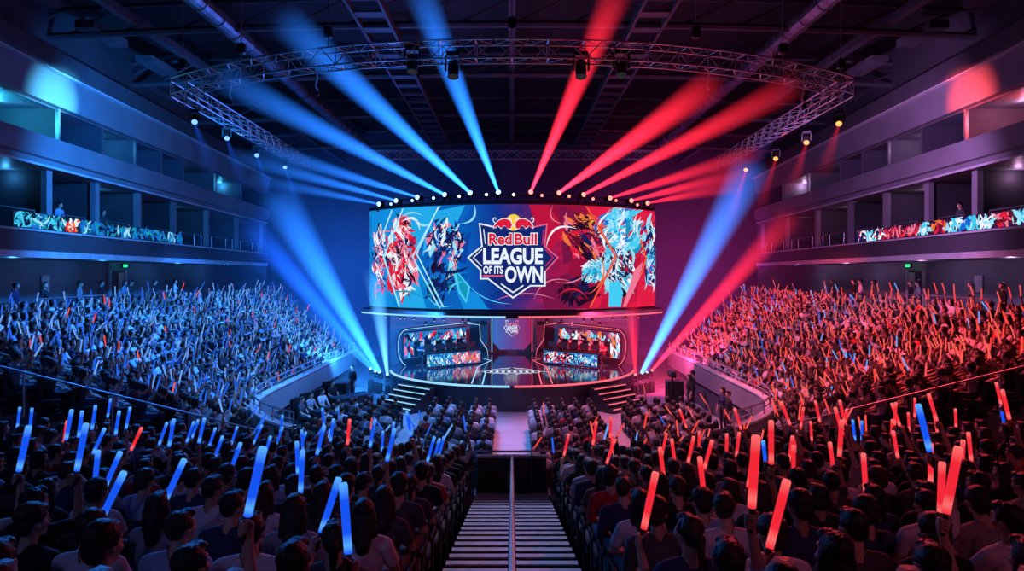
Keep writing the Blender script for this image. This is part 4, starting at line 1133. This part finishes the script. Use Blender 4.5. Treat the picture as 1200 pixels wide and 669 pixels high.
m = MB(); a = arcrow(SR-.1, RZ+.06, 40, TH*1.04); b_ = arcrow(SR-.1, RZ+.32, 40, TH*1.04)
for i in range(40): m.tube([a[i], b_[i+1]], .015, blackm, 4)
m.build('lacing', ring)
for s, nm in ((-1, 'blue'), (1, 'red')):
    if s < 0:
        bl = [((584, 225), (488, -20), 16.5, .50, 60), ((551, 226), (330, 20), 18, .62, 58), ((521, 228), (255, 88), 20, .60, 45), ((489, 231), (300, 172), 22, .42, 34), ((464, 235), (270, 182), 23, .42, 30), ((444, 239), (290, 208), 25, .40, 20)]
        dots = [(458, 239), (483, 235), (508, 232), (538, 230), (570, 228), (602, 228)]
    else:
        bl = [((622, 225), (728, -20), 16.5, .50, 60), ((655, 226), (840, 95), 20, .62, 58), ((684, 228), (935, 98), 20, .55, 45), ((715, 232), (890, 178), 22, .42, 34), ((740, 235), (880, 200), 24, .42, 30), ((759, 238), (870, 216), 25, .40, 20)]
        dots = [(635, 229), (667, 230), (695, 233), (722, 235), (747, 240)]
    for i, (a, b_, d, r, pw) in enumerate(bl):
        p0 = Vector(scr(*a, r=SR+.05)); p1 = at(*b_, d); aim = (p1-p0).normalized()
        moving_head(p0, aim, 'blue' if s < 0 else 'red', 'beaming %s light over the big screen, %s of those beaming from the centre' % (nm, nth(i+1)))
        beam(p0+aim*.02, p1, r, nm, pw, 'broad %s light beam fanning up from the screen top, %s from the centre' % (nm, nth(i+1)))
    for i, a in enumerate(dots[::-1] if s < 0 else dots):
        p0 = Vector(scr(*a, r=SR+.05)); moving_head(p0, (s*.02, -1, -.2), 'white' if (s < 0 and i < 3) else ('blue' if s < 0 else 'red'), 'bright %s dot light without beam over the big screen, %s from the centre' % ('pale blue' if s < 0 else 'red', nth(i+1)), scale=.62)
# floor lights at the stage corners
FL = {-1: [((454, 440), (438, 315), 30, .62, 'ice', 42), ((445, 436), (322, 225), 27, 1.0, 'blue', 52), ((440, 435), (292, 262), 26, .7, 'deep', 60), ((434, 432), (350, 352), 27, .42, 'blue', 22)],
       1: [((744.5, 440), (741, 345), 31, .5, 'red', 30), ((752, 437), (884, 190), 27, .95, 'blue', 56), ((758, 436), (905, 150), 27, .5, 'deep', 9), ((764, 434), (930, 250), 27, .66, 'red', 44)]}
for s in (-1, 1):
    for i, (a, b_, d, r, col, pw) in enumerate(FL[s]):
        d0 = 33.0+.2*i; p0 = at(*a, d0); p0.z = max(p0.z, 1.0); p1 = at(*b_, d); aim = (p1-p0).normalized()
        moving_head(p0, aim, 'red' if col == 'red' else 'blue', 'floor light beside the %s edge of the stage, %s counting outward' % (SIDE[s], nth(i+1)), scale=.62)
        mm = MB(); mm.box((p0.x, p0.y+.05, (p0.z-.5)/2), (.22, .3, max(p0.z-.62, .1)), blackm, bev=.02); tag(mm.build('light_case'), 'black case under the %s floor light at the %s stage edge' % (nth(i+1), SIDE[s]), 'case')
        beam(p0+aim*.02, p1, r, col, pw, '%s light beam rising from the %s stage edge, %s counting outward' % ({'ice': 'pale blue', 'deep': 'deep blue'}.get(col, col), SIDE[s], nth(i+1)))
# small lights under the canopy
CD = [(452, 371), (469, 372), (474, 372), (485, 373), (499, 379), (509, 375), (520, 374), (542, 375.5), (549, 376)], [(670, 380), (684, 375), (694, 375), (703, 379.5), (718, 373), (733, 372), (748, 371), (658, 377), (641, 376)]
for s, L in ((-1, CD[0]), (1, CD[1])):
    for i, a in enumerate(sorted(L, key=lambda q: abs(q[0]-600))):
        p = at(*a, 33.5); o = MB(); o.lathe([(.05, 0), (.075, -.06), (.075, -.16)], blackm, 10, (0, .5, .86), p+Vector((0, .05, .1)))
        o = o.build('par_light'); l = MB(); l.lathe([(.07, 0), (.068, .02), (.03, .03)], LENS['blue' if s < 0 else 'orange'], 10, (0, -1, -.35), p); l.build('lens', o)
        l = MB(); l.tube([p+Vector((0, .05, .1)), Vector((p.x, p.y+.05, 3.9))], .012, blackm, 5); l.build('hanger', o)
        tag(o, 'small glowing %s lamp hung under the screen canopy, %s from the centre' % ('blue' if s < 0 else 'orange', nth(i+1)), 'stage light')

# ------------------------------------------------------------------ trusses
def truss(path, size, label, n):
    o = empty('lighting_truss'); tag(o, label, 'truss')
    P = [Vector(p) for p in path]; L = [0]
    for a, b in zip(P, P[1:]): L.append(L[-1]+(b-a).length)
    def pos(t):
        t = min(max(t, 0), L[-1])
        for i in range(len(P)-1):
            if t <= L[i+1]+1e-6:
                u = (t-L[i])/(L[i+1]-L[i]); p = P[i].lerp(P[i+1], u); q = (P[i+1]-P[i]).normalized(); return p, q
    C4 = [[], [], [], []]
    for i in range(n+1):
        p, q = pos(L[-1]*i/n); w = Vector((-q.y, q.x, 0)).normalized()*size/2; h = Vector((0, 0, size/2))
        for j, v in enumerate((p-w-h, p+w-h, p+w+h, p-w+h)): C4[j].append(v)
    for j in range(4): MB().tube(C4[j], .028, alu, 6).build('chord', o)
    m = MB()
    for i in range(n):
        for j in range(4):
            k = (j+1) % 4; a, b = (C4[j][i], C4[k][i+1]) if i % 2 else (C4[k][i], C4[j][i+1])
            m.tube([a, b], .015, alu, 4, False); 
            if i % 2 == 0: m.tube([C4[j][i], C4[k][i]], .013, alu, 4, False)
    m.build('lacing', o); return o
TZ = 11.95
front = []
for i in range(25):
    x = -10.9+21.8*i/24; front.append((x, 18.6+3.7*(abs(x)/10.9)**2.2, TZ))
truss(front, .5, 'long arched silver truss hanging across the hall in front of the screen', 48)
for s in (-1, 1):
    truss([(s*10.95, 22.4, TZ), (s*11.4, 37.6, TZ)], .5, 'straight silver truss running back along the %s side' % SIDE[s], 30)
truss([(-7.8, 36.5, 12.2), (7.8, 36.5, 12.2)], .45, 'dim truss hanging level behind the screen top', 34)
for s, L in ((-1, [(228, 143), (266, 162), (301, 182), (334, 196)]), (1, [(983, 145), (945, 167), (909, 186), (874, 199)])):
    for i, a in enumerate(L):
        # under the side truss: distance from where the sight line meets the truss line
        u = (a[0]-600)/F; d = 1
        for t in range(200):
            y = 22.4+15.2*t/199; x = s*(10.95+.45*t/199)
            if abs(x/y) <= abs(u): d = y; break
        p = at(a[0], a[1], d); p.z = min(p.z, TZ-.75); aim = Vector((-s*.0+s*.25, .55, -1)).normalized() if s < 0 else Vector((-.32, .5, -1)).normalized()
        moving_head(p, Vector((-s*.35, -.7, -.7)), 'deep' if s < 0 else 'orange', '%s glowing lamp under the %s side truss, %s from its near corner' % ('blue' if s < 0 else 'orange', SIDE[s], nth(i+1)), True, .9)
        q1 = at(a[0]+s*(-22)*(1 if s < 0 else .9)+(45 if s < 0 else -50)*.0, a[1]+62, d+.5)
        beam(p+Vector((0, 0, -.05)), q1, .42, 'deep' if s < 0 else 'red', 7, 'faint %s beam falling from the %s lamp of the %s side truss' % ('blue' if s < 0 else 'red', nth(i+1), SIDE[s]))
for i, (px, py) in enumerate(((483, 78), (531, 84), (681, 84), (728, 82))):
    p = at(px, py+6, 18.9); moving_head(p, (0, -.3, -1), 'off', 'unlit black moving head under the arched truss, %s of four from the blue end' % nth(i+1), True, 1.25)
for i, (x, y) in enumerate(((-10.7, 22.2), (-8.2, 20.7), (-5.2, 19.3), (0, 18.6), (5.2, 19.3), (8.2, 20.7), (10.7, 22.2))):
    o = empty('chain_hoist', (x, y, TZ+.75)); tag(o, 'small chain hoist over the arched truss, %s from its blue end' % nth(i+1), 'hoist')
    m = MB(); m.box((0, 0, 0), (.22, .18, .32), raild, bev=.03); m.build('motor', o)
    m = MB(); m.tube([(0, 0, .15), (0, 0, 3.6)], .015, alu, 5); m.tube([(0, 0, -.15), (0, 0, -.45)], .02, alu, 5); m.build('chain', o)
for i, (px, py) in enumerate(((270, 105), (371, 95), (830, 95), (941, 110))):
    p = at(px, py, 21); o = MB(); o.tube([p+Vector((0, 0, .35)), p+Vector((.02, 0, .1)), p+Vector((-.03, 0, -.15)), p+Vector((.03, 0, -.3))], .03, alu, 6)
    o = o.build('cable_drop'); c = MB(); c.box(p+Vector((.03, 0, -.38)), (.1, .1, .14), blackm, bev=.02); c.build('connector', o)
    tag(o, 'short cable hanging from the arched truss, %s of four from the blue end' % nth(i+1), 'cable')

# ------------------------------------------------------------------ roof steelwork
for j, y in enumerate((15, 20, 25.5, 32, 40, 49)):
    m = MB(); pts = [(x, y, 15.2-.9*(x/24)**2) for x in np.linspace(-25, 25, 25)]
    m.tube(pts, .13, steel, 6); m.tube([(p[0], p[1], p[2]+1.0) for p in pts], .08, steel, 6)
    for a, b_ in zip(pts[::1], pts[1:]): m.tube([a, (b_[0], b_[1], b_[2]+1.0)], .04, steel, 4)
    struct(m.build('beam_cross'))
for x in (-18, -14, 0, 14, 18):
    m = MB(); m.box((x, 32, 15.55-.9*(x/24)**2), (.3 if x else .25, 50, .3), steel); struct(m.build('beam_long'))
for s in (-1, 1):
    o = empty('catwalk'); tag(o, 'suspended steel catwalk under the roof on the %s side of centre' % SIDE[s], 'catwalk')
    m = MB()
    for q in (-.55, .55): m.box((s*4.9+q, 32, 14.9), (.1, 46, .3), steel)
    m.build('side_rail', o)
    for k in range(30): m = MB(); m.box((s*4.9, 10+k*1.5, 14.82), (1.0, .5, .06), steel); m.build('deck_plate', o)
    m = MB(); m.tube([(s*10.6, 9, 15.1), (s*10.6, 50, 15.1)], .32, ductm, 14)
    for k in range(28): m.tube([(s*10.6, 10+k*1.45, 15.1), (s*10.6, 10.08+k*1.45, 15.1)], .35, ductm, 14)
    tag(m.build('air_duct'), 'long round silver air duct under the roof on the %s side' % SIDE[s], 'duct')
    for k in range(6):
        m = MB(); m.box((s*15.6, 14+4.0*k, 15.0), (.7, 2.2, .28), steel); tag(m.build('cable_tray'), 'dark cable tray under the roof near the %s wall, %s from the front' % (SIDE[s], nth(k+1)), 'tray')

# ------------------------------------------------------------------ rails
def guard_rail(pts, h, label, gap=1.2, r=.025, mat=railm, bars=(0,)):
    o = empty('guard_rail'); tag(o, label, 'rail')
    P = [Vector(p) for p in pts]
    m = MB(); m.tube([p+Vector((0, 0, h)) for p in P], r, mat, 8); m.build('top_rail', o)
    for q in bars:
        if q: MB().tube([p+Vector((0, 0, h*q)) for p in P], r*.6, mat, 6).build('middle_rail', o)
    acc = gap
    for a, b in zip([P[0]]+P, P):
        acc += (b-a).length
        if acc >= gap or b is P[-1]:
            acc = 0; m = MB(); m.tube([b, b+Vector((0, 0, h))], r*.8, mat, 6); m.build('post', o)
    return o
fr = centre_row(-1, -.55, 0, 40)[::-1]+centre_row(1, -.55, 0, 40)[1:]
guard_rail([(p[0], p[1], .95) for p in fr[::3]], .78, 'long curved steel rail along the front of the near stand', 1.6, .026, railm)
for s in (-1, 1):
    row = side_row(s, 0, 37); guard_rail([(p[0]-p[2]*.7, p[1]-p[3]*.7, 1.9) for p in row[::3]], .36, 'pale curved rail on top of the %s side stand fascia' % SIDE[s], 1.0, .028, railm, (.5,))
    pts = []
    for kk in np.linspace(-.3, 11.4, 14):
        p = side_row(s, kk)[0]; pts.append((p[0]+(-s)*-.0, p[1]-.12, zs(kk)))
    guard_rail(pts, .95, 'sloping steel rail between the near stand and the %s side stand' % SIDE[s], 1.3, .024, railm)
    P = Wpath(s, -.7, 22.6, 33.6 if s < 0 else 32.5, 10); guard_rail([(x, y, 3.88) for x, y in P], 1.15, 'straight rail behind the top row of the %s side stand' % SIDE[s], 3.2, .022, railm)
    # short ramp railing in the corner of the floor
    guard_rail([(s*8.1, 21.2, .0), (s*8.15, 22.6, 0), (s*8.2, 24.0, 0)], 1.0, 'short barred railing on the floor by the %s corner wall' % SIDE[s], .7, .03, raild, (.35, .68))
    # box rails: one short pale rail in each box
    for j, (a, b_) in enumerate(zip(DIV[1:], DIV[2:])):
        P = Wpath(s, .45, a+1.2, b_-.5, 3); guard_rail([(x, y, 7.02) for x, y in P], 1.12, 'short pale rail in the %s open balcony box from the front, %s side' % (nth(j+1), SIDE[s]), 2.0, .03, railm)
hr = empty('stair_handrail'); tag(hr, 'straight steel handrail down the middle of the central stairs', 'handrail')
pt = lambda kk, dz: Vector((0, 15.5-.85*kk+.2, zc(kk)+dz))
m = MB(); m.tube([pt(-.2, .92), pt(15, .92)], .028, railm, 8); m.build('top_rail', hr)
for kk in (0, 2, 4, 6, 8, 10, 12, 14):
    m = MB(); m.tube([pt(kk, 0), pt(kk, .92)], .022, railm, 6); m.build('post', hr)
# LED ribbons on the balcony fronts
for s, (ya, yb) in ((-1, (22.6, 36.4)), (1, (20.5, 34.5))):
    o = empty('led_ribbon'); tag(o, 'long strip of coloured LED art along the %s balcony front' % SIDE[s], 'screen')
    P = Wpath(s, -.02, ya, yb, 24); z0, z1 = 7.44, 8.0
    m = MB(); m.strip([[(x, y, z0) for x, y in P], [(x, y, z1) for x, y in P]], E('ribbon_blue', 10, 45, 80) if s < 0 else E('ribbon_plum', 50, 20, 60)); m.build('display_panel', o)
    m = MB(); m.strip([[(x+s*.06, y, z0) for x, y in P], [(x+s*.06, y, z1) for x, y in P]], blackm); m.build('housing', o)
    def rmap(x, y, l):
        yy = ya+(yb-ya)*x; return (s*(Wx(yy)-.03-.002*l), yy, z0+(z1-z0)*y)
    art = []
    for k in range(14):
        pal = random.choice([[cd, cb, cn], [cb, cn, cd], [cd, cc, cn], [cb, cd, ci]] if s < 0 else [[cc, ci, cw], [cr_, cp, cm], [cr_, co_, cm], [cb, cc, cw], [cr_, cw, cn]])
        if s < 0 and k in (3,): pal = [cr_, co_, cw]
        for q in shards((k+.5)/14*24, .5, .9, .42, 22, pal, rp, (.4, 1.3), (.1, .3) if s < 0 else (.12, .35)):
            art.append(([(min(max(p[0]/24, .003), .997), min(max(p[1], .02), .98)) for p in q[0]], q[1], q[2]))
    flatart('picture_shards', art, rmap, o, 0)

# ------------------------------------------------------------------ standing people, crew and equipment
def stander(i, x, y, z, ang, shirt, label):
    d = STANDS[i % 3]; key = ('stand', i % 3)
    o = person_mid(key, d, Matrix.Translation((x, y, z)) @ Matrix.Rotation(ang, 4, 'Z'), shirt, trousA, skinA, hairA); return tag(o, label, 'person')
lab = {'white': 'white', 'black': 'black', 'pale blue': 'pale blue', 'navy': 'navy', 'grey': 'grey', 'dark grey': 'dark grey', 'red': 'red'}
for s, L in ((-1, [(23.1, 'navy'), (24.7, 'black'), (27.0, 'grey'), (28.6, 'black'), (30.6, 'pale blue'), (31.2, 'dark grey'), (33.6, 'black'), (36, 'white')]), (1, [(23.4, 'black'), (25.2, 'dark grey'), (29.0, 'grey'), (29.6, 'black'), (33.1, 'dark grey'), (34.6, 'white'), (35.4, 'black'), (38.2, 'black')])):
    for i, (y, sh) in enumerate(L):
        stander(i, s*(Wx(y)+.2), y, 3.88, -s*-1*PI/2*.8 if s > 0 else -PI/2*.8, sh, 'standing person in %s behind the %s side stand, %s from the near end' % (sh, SIDE[s], nth(i+1)))
for i, (s, y, sh, t) in enumerate(((-1, 26.9, 'pale blue', 'person in pale blue standing in a left balcony box above the picture strip'), (-1, 30.2, 'dark grey', 'person in dark grey standing deeper in the third left balcony box'), (1, 27.2, 'dark grey', 'dim figure standing in a right balcony box above the picture strip'))):
    stander(i, s*(Wx(y)+.95), y, 7.0, (-PI/2 if s < 0 else PI/2), sh, t)
crew = [(-7.3, 31.2, 'black', 'crew member in black standing by the dark case left of the stage', 2.4), (7.35, 28.3, 'black', 'crew member in black at the right lower wall, nearer the stage', 1.7), (7.75, 29.3, 'dark grey', 'crew member in dark grey beside the broadcast camera by the right wall', 1.2), (7.7, 24.3, 'black', 'crew member in black by the right corner railing', 1.6), (7.75, 25.1, 'navy', 'crew member in navy by the right corner railing, nearer the stage', 2.0)]
for i, (x, y, sh, t, a) in enumerate(crew): stander(i, x, y, 0, a, sh, t)
# production desks at the left
def prod_desk(x, y, a, label, strip):
    o = empty('production_desk', (x, y, 0), a); tag(o, label, 'desk')
    m = MB(); m.box((0, 0, .76), (1.9, .8, .06), blackm, bev=.01); m.build('desktop', o)
    m = MB(); m.box((0, -.34, .37), (1.8, .04, .74), blackm); m.build('front_board', o)
    for q in (-.88, .88): m = MB(); m.box((q, .04, .37), (.05, .7, .74), blackm); m.build('side_panel', o)
    if strip: m = MB(); m.box((0, -.405, .76), (1.8, .015, .03), emi('desk_strip', (.35, .65, 1), 1.0)); m.build('edge_light', o)
prod_desk(-6.75, 26.0, 1.0, 'black production desk with a pale lit edge by the left wall', True)
prod_desk(-6.75, 28.6, .9, 'black production desk nearer the stage by the left wall', False)
for i, (x, y, a, sh) in enumerate(((-7.68, 26.3, -1.9, 'grey'), (-7.45, 27.05, -2.0, 'white'), (-7.72, 25.3, -1.7, 'dark grey'), (-7.6, 29.1, -2.2, 'black'))):
    q = MIDS[9]; o = person_mid(9, q[2], Matrix.Translation((x-.1, y+.1, 0)) @ Matrix.Rotation(a+PI*.0, 4, 'Z'), sh, trousA, skinA, hairA)
    tag(o, 'seated crew member in %s behind a production desk by the left wall' % sh, 'person')
    c_ = copy_tree(ch0); c_.location = o.location; c_.rotation_euler = (0, 0, a); tag(c_, 'black chair of the crew member in %s at the left production desks' % sh, 'chair')
for x, y, t in ((-7.6, 30.2, 'black equipment case on the floor against the left lower wall'), (7.3, 30.7, 'tall black equipment case by the right lower wall')):
    o = empty('equipment_case', (x, y, 0)); tag(o, t, 'case')
    m = MB(); m.box((0, 0, .55), (.7, .6, .95), blackm, bev=.03); m.build('body', o)
    m = MB(); m.box((0, 0, 1.05), (.72, .62, .06), raild, bev=.015); m.build('lid', o)
    for q in (-.25, .25): m = MB(); m.lathe([(.05, -.02), (.05, .02)], seatp, 10, (1, 0, 0), (q, -.2, .05)); m.build('wheel', o)
cs = empty('broadcast_camera', (6.9, 29.4, 0)); tag(cs, 'broadcast camera on a tripod before the right lower wall', 'camera')
m = MB(); m.box((0, .0, 1.55), (.22, .6, .26), blackm, bev=.03); m.build('camera_body', cs)
m = MB(); m.lathe([(.07, .28), (.085, .52), (.09, .6)], blackm, 12, (0, 1, 0), (0, 0, 1.55)); m.build('lens', cs)
for k in range(3):
    w = 2*PI*k/3; m = MB(); m.tube([(0, 0, 1.4), (.42*math.cos(w), .42*math.sin(w), 0)], .025, blackm, 6); m.build('leg', cs)

# ------------------------------------------------------------------ camera, lamps, world
cam = bpy.data.cameras.new('camera'); co2 = bpy.data.objects.new('camera', cam); COL.objects.link(co2)
co2.location = (0, 0, H); co2.rotation_euler = (PI/2, 0, 0); cam.sensor_width = 36; cam.lens = 24; cam.shift_y = -14.5/1200; cam.clip_end = 200; cam.clip_start = .05
SC.camera = co2
def lamp(kind, name, loc, energy, col, target=None, size=1., angle=60, blend=.6):
    l = bpy.data.lights.new(name, kind); o = bpy.data.objects.new(name, l); COL.objects.link(o); o.location = loc; l.energy = energy; l.color = col
    if kind == 'SPOT': l.spot_size = R(angle); l.spot_blend = blend; l.shadow_soft_size = size
    elif kind == 'AREA': l.size = size
    else: l.shadow_soft_size = size
    if target is not None: o.rotation_euler = (Vector(target)-Vector(loc)).to_track_quat('-Z', 'Y').to_euler()
    return o
BL, RD = (.025, .22, 1), (1, .06, .08)
for s, c, k in ((-1, BL, 1.), (1, RD, 1.)):
    lamp('SPOT', 'wash_side_far', (s*9, 33, 11), (12000 if s < 0 else 6500)*k, c, (s*14, 36, 2.5), .3, 75)
    lamp('SPOT', 'wash_side_near', (s*9, 25, 11), (11000 if s < 0 else 6500)*k, c, (s*13, 24, 2), .3, 75)
    lamp('SPOT', 'wash_near_stand', (s*9.5, 22, 11.5), 5200*k, c, (s*7.5, 8, 2), .3, 62)
    lamp('SPOT', 'wash_side_corner', (s*7, 25, 11.5), 6500, c, (s*12.5, 16.5, 1.5), .3, 56)
    lamp('SPOT', 'fill_near_stand', (s*9, -6, 13.5), 550, (.25, .3, 1) if s < 0 else (1, .2, .45), (s*5, 9, 2), .4, 60)  # weak fill added behind the camera for the near crowd's backs
    lamp('SPOT', 'wash_floor', (s*3.2, 26, 11.5), 7000, (.08, .32, 1) if s < 0 else (.9, .18, .36), (s*4.2, 23.5, 0), .3, 66)
    lamp('SPOT', 'fill_floor_back', (s*3.5, 11, 13.5), 5500 if s < 0 else 3800, (.10, .34, 1) if s < 0 else (.9, .2, .42), (s*4.5, 23.5, 0), .3, 46)  # added from the camera side to brighten the floor crowd's backs
    lamp('SPOT', 'wash_balcony', (s*10, 24, 10), 5600 if s < 0 else 3600, (.015, .24, .95) if s < 0 else (.46, .18, .56), (s*17.5, 30, 9), .3, 110)
    lamp('SPOT', 'wash_back', (s*12, 44, 1), 9000, (.02, .12, 1) if s < 0 else (.35, .03, .35), (s*13, 58, 7), .3, 100)
    lamp('SPOT', 'wash_band', (s*9.5, 30, 11), 16000, (.1, .6, 1) if s < 0 else (1, .06, .03), (s*17.4, 24.0, 12.3), .1, 19, 1.0)
    lamp('SPOT', 'wash_roof', (s*6, 34, 9.6), 900 if s < 0 else 260, (.04, .16, 1) if s < 0 else (.5, .04, .2), (s*8, 26, 16), .3, 110)
    lamp('SPOT', 'wash_parapet', (s*2, 27, 9), 4500 if s < 0 else 2600, (.015, .25, 1) if s < 0 else (.6, .2, .5), (s*9.5, 27, 1.5), .3, 70)
    lamp('POINT', 'suite_lamp', (s*(Wx(23)+1.2), 23, 11.7), 130, (.03, .7, 1) if s < 0 else (1, .06, .06), None, .1)
    for y in (24, 30, 38, 46):
        lamp('POINT', 'suite_lamp', (s*(Wx(y)+1.4), y, 11.8), 26, (.06, .5, 1) if s < 0 else (.75, .4, .7), None, .1)
        lamp('POINT', 'box_lamp', (s*(Wx(y)+1.6), y+.6, 9.4), 14, (.06, .42, 1) if s < 0 else (.7, .35, .65), None, .1)
        lamp('POINT', 'concourse_lamp', (s*(Wx(y)+.9), y, 6.2), 40, (.06, .35, 1) if s < 0 else (.6, .35, .75), None, .1)
lamp('SPOT', 'wash_stairs', (0, 20, 12), 3600, (.5, .5, 1), (0, 11, 1.5), .3, 30)
for s, c in ((-1, (.03, .3, 1)), (1, (1, .06, .2))):
    lamp('SPOT', 'stage_wash', (s*4.5, 29.2, 3.7), 5000, c, (s*4.6, 43, 2.2), .2, 100)
    lamp('SPOT', 'stage_floor_wash', (s*3, 33, 3.7), 500, c, (s*3, 35, 1), .2, 120)
    lamp('SPOT', 'stage_side_wash', (s*7.5, 30, 2.6), 4500, c, (s*10, 46, 3), .3, 100)
w = bpy.data.worlds.new('ambient_fill'); SC.world = w; w.use_nodes = True  # faint even blue fill, added without a source in the hall
w.node_tree.nodes['Background'].inputs[0].default_value = (.05, .07, .2, 1); w.node_tree.nodes['Background'].inputs[1].default_value = .05
SC.view_settings.view_transform = 'Standard'; SC.view_settings.look = 'None'
cy = SC.cycles
cy.max_bounces = 4; cy.diffuse_bounces = 1; cy.glossy_bounces = 2; cy.transmission_bounces = 2; cy.volume_bounces = 0; cy.transparent_max_bounces = 12
cy.sample_clamp_indirect = 1.5; cy.sample_clamp_direct = 8; cy.use_denoising = True; cy.caustics_reflective = False; cy.caustics_refractive = False
